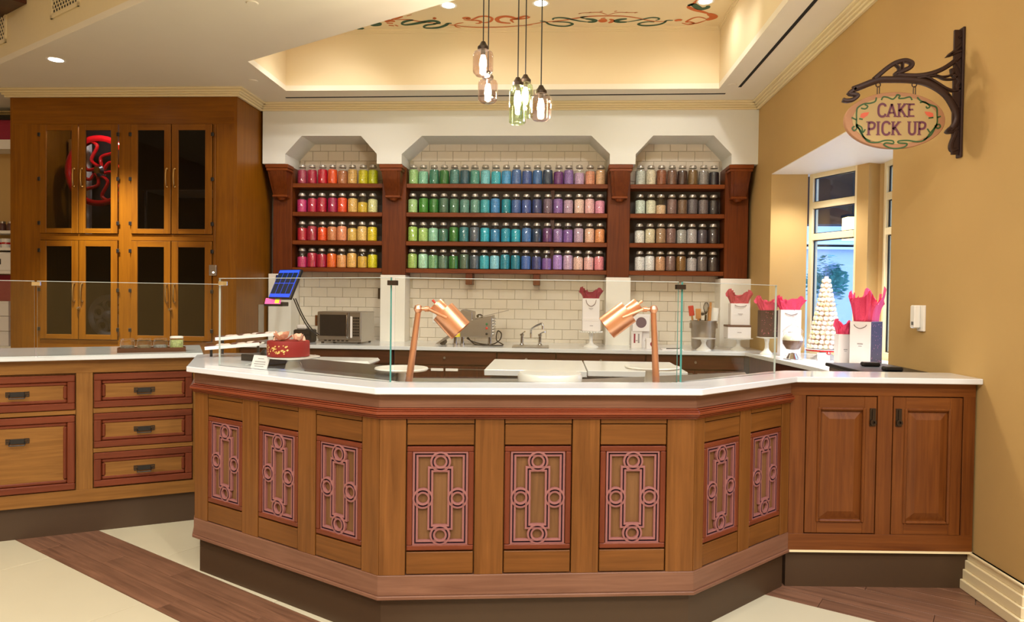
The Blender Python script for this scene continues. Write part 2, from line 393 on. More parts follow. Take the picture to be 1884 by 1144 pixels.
# traced flat paint and ironwork (metres)
STENCIL=[('g',0.045,[(-1.903,6.645),(-1.866,6.631),(-1.832,6.61)]),('g',0.1,[(-1.751,6.55),(-1.688,6.523),(-1.641,6.536)]),('o',0.05,[(-1.593,6.474),(-1.541,6.446),(-1.501,6.47)]),('o',0.07,[(-1.586,6.502),(-1.528,6.509)]),('o',0.06,[(-1.58,6.555),(-1.533,6.57)]),('o',0.05,[(-1.518,6.547),(-1.497,6.581)]),('g',0.05,[(-1.453,6.52),(-1.427,6.549),(-1.36,6.537),(-1.29,6.51),(-1.23,6.484),(-1.163,6.463),(-1.119,6.473),(-1.102,6.504),(-1.114,6.522),(-1.157,6.531)]),('g',0.04,[(-1.452,6.518),(-1.41,6.472),(-1.359,6.446),(-1.322,6.44)]),('o',0.018,[(-1.525,6.418),(-1.454,6.425),(-1.364,6.427),(-1.282,6.469),(-1.214,6.494),(-1.145,6.514),(-1.085,6.54)]),('g',0.035,[(-1.264,6.606),(-1.227,6.564),(-1.178,6.549),(-1.13,6.538)]),('g',0.04,[(-1.264,6.606),(-1.239,6.631),(-1.184,6.637),(-1.106,6.615),(-1.043,6.564),(-1.018,6.525),(-0.982,6.524)]),('o',0.02,[(-1.039,6.541),(-0.97,6.571),(-0.883,6.604),(-0.775,6.624),(-0.637,6.63),(-0.499,6.622),(-0.36,6.602),(-0.241,6.581)]),('o',0.05,[(-0.868,6.418),(-0.839,6.403),(-0.814,6.413),(-0.83,6.438)]),('o',0.03,[(-0.862,6.441),(-0.81,6.459),(-0.761,6.421),(-0.712,6.378),(-0.657,6.368),(-0.615,6.392),(-0.601,6.433),(-0.625,6.494),(-0.672,6.516),(-0.707,6.508)]),('o',0.03,[(-0.797,6.466),(-0.756,6.46),(-0.714,6.484),(-0.723,6.526),(-0.764,6.532)]),('o',0.045,[(-0.27,6.384),(-0.305,6.378),(-0.378,6.425),(-0.429,6.393),(-0.481,6.378),(-0.537,6.405),(-0.558,6.45),(-0.54,6.503),(-0.492,6.528),(-0.438,6.538)]),('o',0.03,[(-0.41,6.523),(-0.426,6.483),(-0.426,6.453),(-0.379,6.443),(-0.325,6.436),(-0.271,6.413),(-0.261,6.388)]),('o',0.02,[(-1.138,6.422),(-1.123,6.389),(-1.114,6.405),(-1.13,6.429)]),('o',0.018,[(-0.97,6.571),(-0.928,6.532),(-0.871,6.51)]),('o',0.018,[(-0.962,6.578),(-0.949,6.615),(-0.915,6.64)]),('o',0.03,[(-1.524,6.412),(-1.466,6.395),(-1.402,6.352)]),('o',0.03,[(-1.365,6.344),(-1.315,6.317)]),('o',0.02,[(-0.339,6.598),(-0.277,6.578),(-0.205,6.549),(-0.134,6.522),(-0.054,6.506),(0.025,6.488),(0.104,6.459),(0.192,6.424),(0.26,6.401),(0.357,6.392),(0.435,6.394),(0.522,6.396),(0.611,6.411),(0.703,6.446),(0.808,6.504),(0.89,6.532),(0.959,6.534),(0.995,6.509)]),('g',0.03,[(-0.169,6.49),(-0.119,6.512),(-0.085,6.57),(-0.014,6.612),(0.067,6.622),(0.117,6.594),(0.127,6.563),(0.086,6.531),(-0.004,6.515),(-0.054,6.519)]),('g',0.03,[(-0.049,6.468),(-0.044,6.435),(0.005,6.419),(0.064,6.433),(0.114,6.46),(0.185,6.5),(0.265,6.528)]),('g',0.05,[(0.265,6.528),(0.315,6.524),(0.331,6.496),(0.302,6.47),(0.242,6.451)]),('g',0.025,[(0.242,6.451),(0.202,6.417),(0.26,6.401)]),('o',0.08,[(0.37,6.525),(0.403,6.501),(0.44,6.489)]),('o',0.05,[(0.38,6.454),(0.418,6.438)]),('o',0.04,[(0.46,6.464),(0.492,6.496),(0.48,6.534),(0.456,6.554)]),('g',0.05,[(0.624,6.538),(0.554,6.536),(0.522,6.509),(0.559,6.477),(0.616,6.464)]),('g',0.025,[(0.624,6.538),(0.7,6.506),(0.764,6.473),(0.829,6.442),(0.888,6.451),(0.903,6.482),(0.877,6.506)]),('g',0.03,[(0.872,6.544),(0.812,6.538),(0.755,6.559),(0.734,6.592),(0.773,6.625),(0.844,6.629),(0.921,6.605),(0.963,6.56),(0.976,6.514),(1.034,6.51)]),('o',0.012,[(0.174,6.333),(0.227,6.32),(0.294,6.312),(0.352,6.313),(0.391,6.331),(0.438,6.377)]),('o',0.012,[(0.698,6.323),(0.622,6.326),(0.544,6.319),(0.488,6.334),(0.438,6.377)]),('o',0.035,[(0.177,6.338),(0.2,6.324)]),('o',0.035,[(0.264,6.318),(0.286,6.304)]),('o',0.035,[(0.363,6.299),(0.386,6.286)]),('o',0.035,[(0.488,6.298),(0.51,6.284)]),('o',0.035,[(0.582,6.327),(0.603,6.313)]),('o',0.035,[(0.669,6.335),(0.69,6.321)]),('o',0.05,[(1.051,6.524),(1.082,6.504),(1.113,6.513)]),('o',0.025,[(1.123,6.572),(1.19,6.613),(1.235,6.588),(1.199,6.553),(1.158,6.547),(1.201,6.465),(1.255,6.441),(1.321,6.481)]),('o',0.075,[(1.328,6.514),(1.376,6.465),(1.371,6.42),(1.316,6.365)]),('o',0.045,[(1.316,6.365),(1.249,6.32),(1.185,6.283),(1.129,6.234),(1.108,6.199)]),('o',0.025,[(1.108,6.199),(1.142,6.155),(1.158,6.099),(1.166,6.066)]),('o',0.02,[(1.187,6.597),(1.263,6.581),(1.329,6.519)]),('g',0.06,[(1.108,6.194),(1.143,6.164),(1.179,6.206),(1.228,6.26),(1.279,6.239),(1.279,6.193)])]
VINES=[[(-0.0681,0.0987),(-0.0595,0.1139),(-0.0387,0.112),(-0.0148,0.1033),(-0.0002,0.1136),(0.0073,0.1245),(0.0204,0.1196),(0.0148,0.1075),(0.0385,0.1074),(0.0679,0.1133),(0.0783,0.0981)],[(-0.0922,0.1122),(-0.0977,0.0927),(-0.1213,0.0837),(-0.151,0.0808),(-0.1804,0.0626),(-0.1859,0.0382),(-0.1851,0.0016),(-0.1844,-0.0289),(-0.1661,-0.0472),(-0.1474,-0.0839),(-0.1231,-0.1053),(-0.0813,-0.1083),(-0.0458,-0.0992),(-0.0101,-0.1011),(-0.0069,-0.1145),(-0.0396,-0.1114),(-0.0513,-0.1205),(-0.0212,-0.1358),(0.0145,-0.1388),(0.0498,-0.1297),(0.0584,-0.1145),(0.0198,-0.1114),(0.0196,-0.1023),(0.061,-0.0993),(0.1085,-0.1054),(0.1437,-0.0963),(0.1666,-0.0659),(0.1895,-0.0356),(0.2007,-0.0114),(0.1998,0.025),(0.196,0.0613),(0.1692,0.0735),(0.1394,0.0857),(0.1155,0.098),(0.1034,0.1132)],[(-0.1655,0.0595),(-0.1445,0.0564),(-0.1329,0.0685),(-0.148,0.0777)],[(-0.1851,0.0016),(-0.2092,0.0139)],[(-0.1934,-0.0289),(-0.2051,-0.038),(-0.1959,-0.0503),(-0.1841,-0.0411),(-0.1845,-0.0228),(-0.1604,-0.0351),(-0.1539,-0.0595),(-0.1423,-0.0442)],[(-0.1733,0.0077),(-0.1553,0.0046)],[(0.1158,0.0858),(0.1394,0.0888),(0.1635,0.0675),(0.1519,0.0584),(0.1458,0.0675)],[(0.2001,0.0128),(0.2176,0.0188)],[(0.1893,-0.0296),(0.2097,-0.0205),(0.2159,-0.0327),(0.2043,-0.0405),(0.1953,-0.0326)],[(0.1665,-0.0599),(0.1542,-0.0417)],[(0.1824,0.0129),(0.1589,0.0099)],[(-0.1847,-0.0167),(-0.1535,-0.0778),(-0.1172,-0.1022)],[(0.2008,-0.0175),(0.1726,-0.072),(0.1378,-0.0963)]]
ARM=[(0.03,[(-0.2003,0.1553),(-0.159,0.1709),(-0.1118,0.1901),(-0.0704,0.202),(-0.0111,0.2029),(0.06,0.2013),(0.131,0.1918),(0.1905,0.1673),(0.2444,0.1277),(0.281,0.0731),(0.2986,0.0247),(0.2948,-0.0116),(0.2722,-0.0509)]),(0.022,[(-0.1002,0.2053),(-0.042,0.2565),(-0.0011,0.2835),(0.046,0.2953),(0.0787,0.283),(0.0704,0.2618),(0.0412,0.2469),(0.0119,0.2349),(0.0061,0.2259),(0.0536,0.2213),(0.1127,0.221),(0.1714,0.2309),(0.2296,0.2547),(0.2816,0.2905),(0.3159,0.3265)]),(0.02,[(-0.1885,0.1601),(-0.2178,0.1359),(-0.1879,0.1296),(-0.1788,0.1235),(-0.1993,0.1053),(-0.229,0.0993),(-0.25,0.1043)]),(0.012,[(-0.001,0.2775),(0.0172,0.2591),(0.0147,0.2392)]),(0.012,[(0.0343,0.2893),(0.0352,0.2499)]),(0.014,[(0.1012,0.2071),(0.1482,0.2129),(0.1959,0.1884),(0.2437,0.1579),(0.2851,0.1456),(0.3141,0.1576)]),(0.01,[(0.1482,0.2159),(0.1952,0.2187),(0.2367,0.2033),(0.2778,0.2031),(0.2951,0.2181)]),(0.01,[(0.1833,0.2248),(0.2188,0.2155),(0.254,0.2183),(0.2801,0.2302)]),(0.018,[(0.2707,0.2544),(0.2773,0.2242),(0.3045,0.1939),(0.2964,0.1637),(0.3144,0.1455)]),(0.016,[(0.3147,0.3747),(0.2804,0.3388),(0.2574,0.3209),(0.2864,0.3327),(0.3126,0.3416)]),(0.014,[(0.2965,0.4019),(0.3137,0.4138)]),(0.018,[(0.3013,-0.0389),(0.2782,-0.054),(0.2547,-0.0539),(0.2719,-0.0358)]),(0.018,[(0.2957,-0.0479),(0.2904,-0.0721),(0.2739,-0.1206),(0.2804,-0.1449),(0.3038,-0.1388)]),(0.012,[(0.2503,0.1277),(0.2863,0.0973),(0.3077,0.0609)]),(0.012,[(0.2816,0.2905),(0.303,0.2542),(0.3124,0.23)])]
HOOKS=[(-0.08,0.1778),(-0.0788,0.1231),(0.093,0.1769),(0.0943,0.1223)]
TULIPS=[(-0.1468,0.0259),(0.1614,0.0281)]
TXT=[[(-0.0853,0.0184),(0.0923,0.0799)],[(-0.1328,-0.0705),(0.1446,-0.0083)]]

# ================================================================ the setting
XR, YW, YT, YP = 1.985, 7.13, 7.54, 7.30       # right wall, upper white wall, tile wall, pilaster front
E1 = Vector((0.853, -0.522)); E2 = Vector((0.522, 0.853))   # the diagonal the shop floor and ceilings follow
def diag(s, n): return tuple(E1 * s + E2 * n)
def yline(n, x): return (n - 0.522 * x) / 0.853

# floor: a bed with pale tiles and walnut planks laid on it in diagonal bands
fl = struct('floor', MB().box(-9, 6, -5, 9, -0.10, -0.012), 'sub')
angE = math.atan2(E1.y, E1.x)
def lay(name, s0, s1, n0, n1, mat, gap=0.002):
    L, W = s1 - s0 - gap, n1 - n0 - gap
    key = (name, round(L, 3), round(W, 3))
    if key not in lay.cache:
        lay.cache[key] = MB().box(-L / 2, L / 2, -W / 2, W / 2, -0.012, 0).build(name, mat, fl, bevel=0.0012).data
        o = [q for q in col.objects if q.data == lay.cache[key]][0]
    else:
        o = inst(name, lay.cache[key], fl)
    p = diag((s0 + s1) / 2, (n0 + n1) / 2); o.location = (p[0], p[1], 0); o.rotation_euler = (0, 0, angE)
lay.cache = {}
for n0, n1 in ((0.205, 0.898), (0.898, 1.591), (1.931, 2.624), (2.624, 3.317)):
    for k in range(10):
        sh = 0.45 if n0 in (0.898, 2.624) else 0.0
        lay('floor_tile', -6.2 + sh + k * 0.9, -6.2 + sh + (k + 1) * 0.9, n0, n1, 'tile_floor', 0.004)
for b0, rows in ((-0.135, 3), (1.591, 3), (3.317, 8)):
    for r in range(rows):
        for k in range(8):
            s0 = -6.4 + k * 1.15 + (r * 0.43) % 1.15
            lay('floor_plank', s0, s0 + 1.15, b0 + r * 0.1133, b0 + (r + 1) * 0.1133, 'plank')

# low ceiling with the tray opening
nF, nT = 2.485, 3.615
xa, xb = (nF - 0.853 * 7.6) / 0.522, (nT - 0.853 * 7.6) / 0.522
c = MB()
c.prism([(xa, 7.6), (2.1, yline(nF, 2.1)), (2.1, yline(nT, 2.1)), (xb, 7.6)], ZC, ZC + 0.05)
c.prism([(xb, 7.6), (-2.6, yline(nT, -2.6)), (-2.6, 7.6)], ZC, ZC + 0.05)
c.prism([(-2.6, 6.67), (2.1, 6.67), (2.1, 7.6), (-2.6, 7.6)], ZC, ZC + 0.05)
c.prism([(1.49, yline(nT, 1.49)), (2.1, yline(nT, 2.1)), (2.1, 6.67), (1.49, 6.67)], ZC, ZC + 0.05)
struct('ceiling', c, 'ceiling')
tray_plan = [(-2.6, yline(nT, -2.6)), (1.49, yline(nT, 1.49)), (1.49, 6.67), (-2.6, 6.67)]
c = MB()
for i in range(4):
    a, b = tray_plan[i], tray_plan[(i + 1) % 4]
    T = faceT(a, b); L = seglen(a, b)
    c.box(0, L, -0.04, 0, ZC + 0.05, ZT, 0, T)
c.prism(tray_plan, ZT, ZT + 0.05)
tray = struct('ceiling_tray', c, 'tray')
c = MB()
for i in range(4):
    a, b = tray_plan[i], tray_plan[(i + 1) % 4]; T = faceT(a, b); L = seglen(a, b)
    for d, z0, z1 in ((0.008, ZT - 0.036, ZT - 0.024), (0.014, ZT - 0.024, ZT - 0.012), (0.020, ZT - 0.012, ZT)):
        c.box(0, L, 0, d, z0, z1, 0, T)
struct('trim_1', c, 'tray')
c = MB(faceT(diag(-9, nF), diag(9, nF)))
c.box(0, 18, 0.0, 0.08, ZC + 0.05, ZS)
struct('wall_fascia', c, 'trim')
struct('ceiling_shop', MB().prism([(-9, -5), (6, -5), (6, yline(nF, 6)), (-9, yline(nF, -9))], ZS, ZS + 0.05), 'ceiling')
struct('wall_left', MB().box(-9.1, -9, -5, 12, 0, ZS), 'wall_yellow')
struct('wall_front', MB().box(-9, 6, -5.1, -5, 0, ZS), 'wall_yellow')
struct('wall_far_right', MB().box(6, 6.1, -5, 3.06, 0, ZS), 'wall_yellow')

# right wall with the opening of the window bay
YB0, YB1, ZH = 4.32, 6.68, 2.52
c = MB()
c.box(XR, 2.235, 3.06, YB0, 0, ZS); c.box(XR, 2.235, YB0, YB1, ZH, ZS); c.box(XR, 2.235, YB1, 7.6, 0, ZS)
c.box(XR, 2.1, YB0, YB1, 0, 0.83); c.box(2.235, 6, 3.06, 3.3, 0, ZS)
struct('wall_right', c, 'wall_yellow')
c = MB(); c.prism([(XR + 0.002, YB0), (2.235, YB0), (2.8, 4.9), (2.8, 6.30), (2.42, 6.80), (2.235, 6.80), (2.235, YB1), (XR + 0.002, YB1)], ZH - 0.006, ZH)
struct('ceiling_bay', c, 'pier')
c = MB()
W1a, W1b = (2.335, 6.70), (2.575, 6.20); W2a, W2b = (2.735, 6.10), (2.735, 4.85)
c.prism([(2.235, 6.68), (2.315, 6.68), (2.315, 6.72), (2.335, 6.80), (2.235, 6.80)], 0, ZH)
c.prism([(2.565, 6.22), (2.615, 6.11), (2.725, 6.15), (2.80, 6.10), (2.80, 6.25), (2.62, 6.26)], 0, ZH)
c.prism([(2.235, 4.32), (2.735, 4.85), (2.80, 4.80), (2.235, 4.15)], 0, ZH)
struct('wall_bay', c, 'wall_yellow')
def window(name, a, b, rails, panes):
    T = faceT(a, b); L = seglen(a, b)
    m = MB(T)
    m.box(0, 0.045, 0, 0.07, 0.83, ZH); m.box(L - 0.045, L, 0, 0.07, 0.83, ZH); m.box(0.045, L - 0.045, 0, 0.07, 0.83, 0.93); m.box(0.045, L - 0.045, 0, 0.07, 2.475, ZH)
    o = struct(name, m, 'trim', bevel=0.003)
    for z0, z1 in rails: MB(T).box(0.045, L - 0.045, 0.0, 0.06, z0, z1).build('window_rail', 'trim', o, bevel=0.003)
    for z0, z1 in panes:
        MB(T).box(0.045, L - 0.045, 0.034, 0.040, z0, z1).build('window_pane', 'win_glass', o)
        g = MB(T)
        for x0, x1, q0, q1 in ((0.045, 0.053, z0, z1), (L - 0.053, L - 0.045, z0, z1), (0.045, L - 0.045, z0, z0 + 0.008), (0.045, L - 0.045, z1 - 0.008, z1)):
            g.box(x0, x1, 0.022, 0.034, q0, q1)
        g.build('gasket', 'black', o)
    return o
PN = [(0.93, 1.905), (1.965, 2.195), (2.255, 2.475)]; RL = [(1.905, 1.965), (2.195, 2.255)]
window('window_1', W1a, W1b, RL, PN)
window('window_2', W2a, W2b, RL, PN)

# back wall: grout bed, tiles one by one, white piers, the white upper wall with three chamfered arches
c = MB(); c.box(-3.02, 2.235, YT + 0.006, YT + 0.12, 0, ZC); c.box(-9, -3.02, 7.50, 7.62, 0, ZC + 0.05)
wb_ = struct('wall_back', c, ['grout'])
struct('wall_back_left', MB().box(-9, -5.3, 7.44, 7.50, 0, ZC), 'wall_yellow')
BAYS = [(-2.775, -1.81), (-1.56, 0.53), (0.757, 1.71)]
TW, TH, tc_ = 0.17, 0.105, {}
def tile_row(z0, x0, x1, shift):
    x = math.floor(x0 / TW) * TW - TW + shift
    while x < x1:
        a, b = max(x, x0), min(x + TW, x1)
        if b - a > 0.03:
            key = round(b - a, 2)
            if key not in tc_:
                o = MB().box(-key / 2 + 0.0015, key / 2 - 0.0015, 0, 0.012, 0.0015, TH - 0.0015).build('tile', 'tile', wb_, bevel=0.002); tc_[key] = o.data
            else: o = inst('tile', tc_[key], wb_)
            o.location = ((a + b) / 2, YT - 0.006 + random.uniform(-0.0012, 0.0012), z0)
        x += TW
for x0, x1 in BAYS:
    for r in range(8): tile_row(0.80 + r * TH, x0, x1, 0.085 * (r % 2))
    for r in range(16, 21): tile_row(0.80 + r * TH, x0, x1, 0.085 * (r % 2))
for i, (x0, x1) in enumerate(((-3.02, -2.775), (-1.822, -1.56), (0.525, 0.775), (1.68, 1.985))):
    struct('wall_pier_%d' % (i + 1), MB().box(x0, x1, YP - 0.005, YT + 0.006, 0, 1.565), 'pier', bevel=0.003)
TY = Matrix(((1, 0, 0, 0), (0, 0, -1, 0), (0, 1, 0, 0), (0, 0, 0, 1)))     # (x, z) plan stood upright
def arch(x0, x1, c0, c1, zt=2.974, zs=2.79, zb=2.69): return [(x0, zb), (x0, zs), (c0, zt), (c1, zt), (x1, zs), (x1, zb)]
poly = [(-3.02, 2.69)] + arch(-2.782, -1.829, -2.61, -1.995) + arch(-1.572, 0.532, -1.365, 0.345) + arch(0.787, 1.728, 0.957, 1.552) + [(XR, 2.69), (XR, ZC), (-3.02, ZC)]
struct('wall_upper', MB(TY).prism(poly, -YT - 0.004, -YW), 'wall_cream')

# crown mouldings and baseboard
STEPS = ((0.028, 3.225, 3.245), (0.045, 3.245, 3.262), (0.062, 3.262, 3.282), (0.085, 3.282, 3.30))
def crown(name, a, b, m0=0, m1=0):
    T = faceT(a, b); L = seglen(a, b); m = MB(T)
    for d, z0, z1 in STEPS: m.box(-m0 * d, L + m1 * d, -d, 0, z0, z1)
    return struct(name, m, 'trim', bevel=0.004)
crown('trim_2', (-3.02, YW), (XR, YW)); crown('trim_3', (XR, 7.13), (XR, 3.06), 0, 1)
crown('trim_4', (XR, 3.06), (6, 3.06), 0, 0)
crown('trim_5', (-5.325, 6.60), (-3.045, 6.60), 1, 1); crown('trim_6', (-3.045, 6.60), (-3.045, 7.13), 0, 0)
crown('trim_7', (-5.325, 7.44), (-5.325, 6.60), 0, 0); crown('trim_8', (-9, 7.44), (-5.325, 7.44), 0, 0)
m = MB()
for d, z0, z1 in ((0.050, 0, 0.045), (0.038, 0.045, 0.092), (0.028, 0.092, 0.135), (0.018, 0.135, 0.178), (0.026, 0.120, 0.132), (0.024, 0.166, 0.178)):
    m.box(XR - d, XR, 3.06 - d, 3.46, z0, z1); m.box(XR, 6, 3.06 - d, 3.06, z0, z1)
struct('baseboard_right', m, 'trim', bevel=0.003)

# ceiling stencil: flat paint on the tray ceiling
TZ = Matrix(((1, 0, 0, 0), (0, 0, 1, 0), (0, 1, 0, 0), (0, 0, 0, 1)))
m = MB(TZ); 
for cc, wd, L in STENCIL: m.ribbon(L, wd, ZT - 0.0015, 0 if cc == 'o' else 1)
st = m.build('painted_scrollwork', ['orange_paint', 'green_paint'], tray)

# air slots, grilles, recessed lights, sprinkler covers
def slot(a, b, label):
    T = faceT(a, b); L = seglen(a, b)
    o = MB(T).box(0, L, -0.013, 0.013, ZC - 0.003, ZC).build('air_slot', 'slot'); tag(o, label, 'air vent')
slot((-2.69, 6.90), (1.585, 6.83), 'long thin black air slot in the ceiling along the back wall')
slot((1.665, 6.62), (1.66, 3.6), 'thin black air slot in the ceiling along the yellow wall')
def downlight(x, y, z, label, r=0.055):
    o = thing('recessed_downlight', label, 'downlight', (x, y, z), 0, 'recessed downlights')
    MB().lathe([(r, -0.001), (r * 1.35, -0.003), (r * 1.35, 0.0), (r, 0.0)], 24).build('trim_ring', 'pier', o, local=True)
    MB().lathe([(0, -0.0025), (r, -0.0025), (r, 0.0), (0, 0)], 24).build('lens', 'lamp_disc', o, local=True)
tl = ['recessed downlight at the hidden left end of the stencilled tray', 'recessed downlight above the left of the stencilled scrolls', 'recessed downlight beside the rightmost pendant cord', 'recessed downlight in the right corner of the stencilled tray']
for (x, y), l in zip(TRAY_LIGHTS, tl): downlight(x, y, ZT, l)
for ((x, y), t), l in zip(ADDED_ACCENTS, ('above the centre shelves', 'right of the pendants', 'above the left shelves', 'above the right shelves', 'nearest the tall cabinet')):
    downlight(x, y, ZT, 'added downlight out of view up in the tray, ' + l)
downlight(-4.221, 5.748, ZC, 'recessed downlight in the low ceiling before the tall wooden cabinet')
downlight(2.109, 6.26, ZH, 'small recessed downlight in the window bay ceiling', 0.04)
downlight(2.25, 5.30, ZH, 'added downlight in the bay ceiling nearest the sign, brightening the counter', 0.04)
for (x, y), t, p in SHOP_LIGHTS: downlight(x, y, ZS, {0.9: 'high shop ceiling downlight right of centre over the counter front', -1.6: 'high shop ceiling downlight left of centre over the counter front', 2.3: 'high shop ceiling downlight nearest the yellow wall', -3.6: 'high shop ceiling downlight over the drawer counter'}[x], 0.07)
for (x, y), l in zip(FILL_PANELS, ('left', 'middle', 'right')):
    o = thing('fill_panel', '%s square fill panel added out of view behind the camera' % l, 'ceiling light', (x, y, ZS - 0.05), 0, 'added fill panels')
    MB().box(-0.62, 0.62, -0.62, 0.62, 0.0, 0.05).build('housing', 'pier', o, local=True)
def grille(a, b, z0, z1, label):
    T = faceT(a, b); L = seglen(a, b)
    o = thing('air_grille', label, 'air vent', (a[0], a[1], z0), 0, 'pierced grilles on the high fascia')
    m = MB(T); m.box(0, L, -0.012, 0, z0, z0 + 0.03); m.box(0, L, -0.012, 0, z1 - 0.03, z1); m.box(0, 0.03, -0.012, 0, z0, z1); m.box(L - 0.03, L, -0.012, 0, z0, z1)
    m.build('frame', 'trim', o)
    MB(T).box(0.03, L - 0.03, -0.003, 0, z0 + 0.03, z1 - 0.03).build('backing', 'slot', o)
    m = MB(T); n = int((z1 - z0 - 0.06) / 0.03)
    for k in range(n):
        zz = z0 + 0.03 + k * 0.03; m.box(0.03, L - 0.03, -0.008, -0.002, zz, zz + 0.009)
        j = 0.03 + (0.022 if k % 2 else 0.0)
        while j < L - 0.04: m.box(j, j + 0.011, -0.008, -0.002, zz, zz + 0.03); j += 0.045
    m.build('pierced_screen', 'trim', o)
grille(diag(-6.15, nF), diag(-5.68, nF), 3.47, 4.05, 'pierced white grille on the high fascia next to the wooden beam end')
grille(diag(-7.45, nF), diag(-7.0, nF), 3.46, 3.76, 'pierced white grille on the high fascia at the left edge')
o = MB(faceT(diag(-7.1, nF), diag(-6.6, nF))).box(0, 0.5, -0.25, 0, 3.69, 4.1).build('ceiling_beam', 'dark_wood', bevel=0.006); tag(o, 'dark brown wooden beam end at the top left corner', 'beam')
for x, y, l in ((-2.05, 4.66, 'small round white sprinkler cover in the low ceiling'), (1.58, 6.55, 'round sprinkler cover beside the end of the black air slot'), (-2.78, 6.35, 'round sprinkler cover between tray and tall cabinet')):
    o = MB().lathe([(0, -0.006), (0.035, -0.006), (0.042, 0), (0, 0)], 20, c=(x, y, ZC)).build('sprinkler_cover', 'ceiling'); tag(o, l, 'sprinkler cover')

# ================================================================ the service counter
H, ZK, TS = 1.0, 0.175, 0.0265
SL = [(-1.756, 3.277), (-0.676, 2.644), (0.585, 2.809), (1.125, 3.334), (1.985, 3.385)]   # slab edge in plan
OV, OK = 0.0376, 0.062
LIP = offs(SL, OV)
CP = [(-1.97, 3.75)] + LIP[:4]            # body line of the main counter with its left end
def ring(path, o0, o1, z0, z1):
    """band following the counter line between two offsets"""
    a, b = offs(path, o0), offs(path, o1)
    return MB().prism(a + b[::-1], z0, z1)
sct = thing('service_counter', 'long angled wooden service counter with rose fretwork panels', 'counter', (-0.1, 3.0, 0))
path = offs([(-1.985, 3.78)] + SL[:4], OV); path[-1] = LIP[3]
ring(path, 0.03, 0.30, ZK, H - TS).build('carcass', 'wood_main_v', sct)
ring(path, OK - OV, 0.28, 0, ZK).build('toe_kick', 'kick', sct)
ring(path, -0.010, 0.05, ZK - 0.004, ZK + 0.010).build('bottom_lip', 'wood_band', sct, bevel=0.002)
ring(path, -0.003, 0.05, ZK + 0.010, 0.264).build('base_band', 'wood_band', sct, bevel=0.002)
ring(path, -0.003, 0.05, 0.918, H - TS).build('top_band', 'wood_band', sct, bevel=0.002)
m = MB()
for o, z0, z1 in ((0.010, 0.876, 0.884), (0.018, 0.884, 0.892), (0.024, 0.892, 0.905), (0.020, 0.905, 0.911), (0.011, 0.911, 0.918)):
    a, b = offs(path, -o), offs(path, 0.04); m.prism(a + b[::-1], z0, z1)
m.build('rounded_moulding', 'mould_red', sct, bevel=0.003)
# fretwork pieces, shared by every panel
PWD, PZ0, PZ1 = 0.262, 0.357, 0.770
FRW = 0.024
GR = [(-0.0105, 0.0), (-0.0105, 0.011), (-0.0030, 0.012), (-0.0022, 0.003), (0.0022, 0.003), (0.0030, 0.012), (0.0105, 0.011), (0.0105, 0.0)]
GM = [0, 0, 1, 1, 1, 0, 0]
def rect(x0, x1, z0, z1): return [(x0, z0), (x1, z0), (x1, z1), (x0, z1)]
def circ(x, z, r, n=28): return [(x + r * math.cos(2 * PI * k / n), z + r * math.sin(2 * PI * k / n)) for k in range(n)]
hw, hz = 0.0965, 0.1735
iw, iz = 0.0385, 0.1135
fm = ['fret', 'fret_dark']
me_out = me_in = me_ring = me_fr = None
def fret_panel(T, s0, s1):
    global me_out, me_in, me_ring, me_fr
    wd = s1 - s0; zc = (PZ0 + PZ1) / 2
    pan = MB(T).box(s0 + 0.004, s1 - 0.004, 0.016, 0.03, PZ0 + 0.004, PZ1 - 0.004).build('fret_panel', 'wood_panel', sct)
    m = MB(T)
    m.box(s0 + 0.003, s1 - 0.003, 0.001, 0.016, PZ0 + 0.003, PZ0 + FRW, 1); m.box(s0 + 0.003, s1 - 0.003, 0.001, 0.016, PZ1 - FRW, PZ1 - 0.003, 1)
    m.box(s0 + 0.003, s0 + FRW, 0.0, 0.016, PZ0 + FRW, PZ1 - FRW); m.box(s1 - FRW, s1 - 0.003, 0.0, 0.016, PZ0 + FRW, PZ1 - FRW)
    m.build('red_frame', ['frame_red', 'frame_red_h'], pan, bevel=0.003)
    B = T @ Matrix.Translation((s0 + wd / 2, 0.016, zc))
    def put(name, me, fn, dy=0.0, x=0, z=0):
        if me is None: o = fn().build(name, fm, pan)
        else: o = bpy.data.objects.new(name, me); col.objects.link(o); attach(o, pan)
        o.matrix_basis = B @ Matrix.Translation((x, dy, z)); return o.data
    me_out = put('outer_band', me_out, lambda: MB().sweep(rect(-hw, hw, -hz, hz), GR, True, GM))
    me_in = put('inner_band', me_in, lambda: MB().sweep(rect(-iw, iw, -iz, iz), GR, True, GM), -0.0006)
    rx = (hw + iw) / 2; rz = (hz + iz) / 2; rr = (hw - iw) / 2
    for x, z in ((-rx, 0), (rx, 0), (0, rz), (0, -rz)):
        me_ring = put('ring', me_ring, lambda: MB().sweep(circ(0, 0, 0.0298), GR, True, GM), -0.0018, x, z)
def counter_face(a, b, spans):
    T = faceT(a, b); L = seglen(a, b); e = 0.0
    z0, z1 = 0.264, 0.876
    for s0, s1 in spans + [(L, L)]:
        MB(T).box(e + 0.0015, s0 - 0.0015, 0, 0.032, z0, z1).build('stile', 'wood_main_v', sct, bevel=0.0015); e = s1
    for s0, s1 in spans:
        MB(T).box(s0 + 0.003, s1 - 0.003, 0.002, 0.032, 0.857, z1).build('frieze', 'wood_main_h', sct)
        MB(T).box(s0 + 0.003, s1 - 0.003, 0.002, 0.032, PZ1 + 0.003, 0.853).build('top_rail', 'wood_main_h', sct, bevel=0.002)
        MB(T).box(s0 + 0.003, s1 - 0.003, 0.002, 0.032, z0 + 0.004, PZ0 - 0.003).build('bottom_rail', 'wood_main_h', sct, bevel=0.002)
        fret_panel(T, s0, s1)
P3 = [(0.104, 0.369), (0.484, 0.752), (0.863, 1.132)]
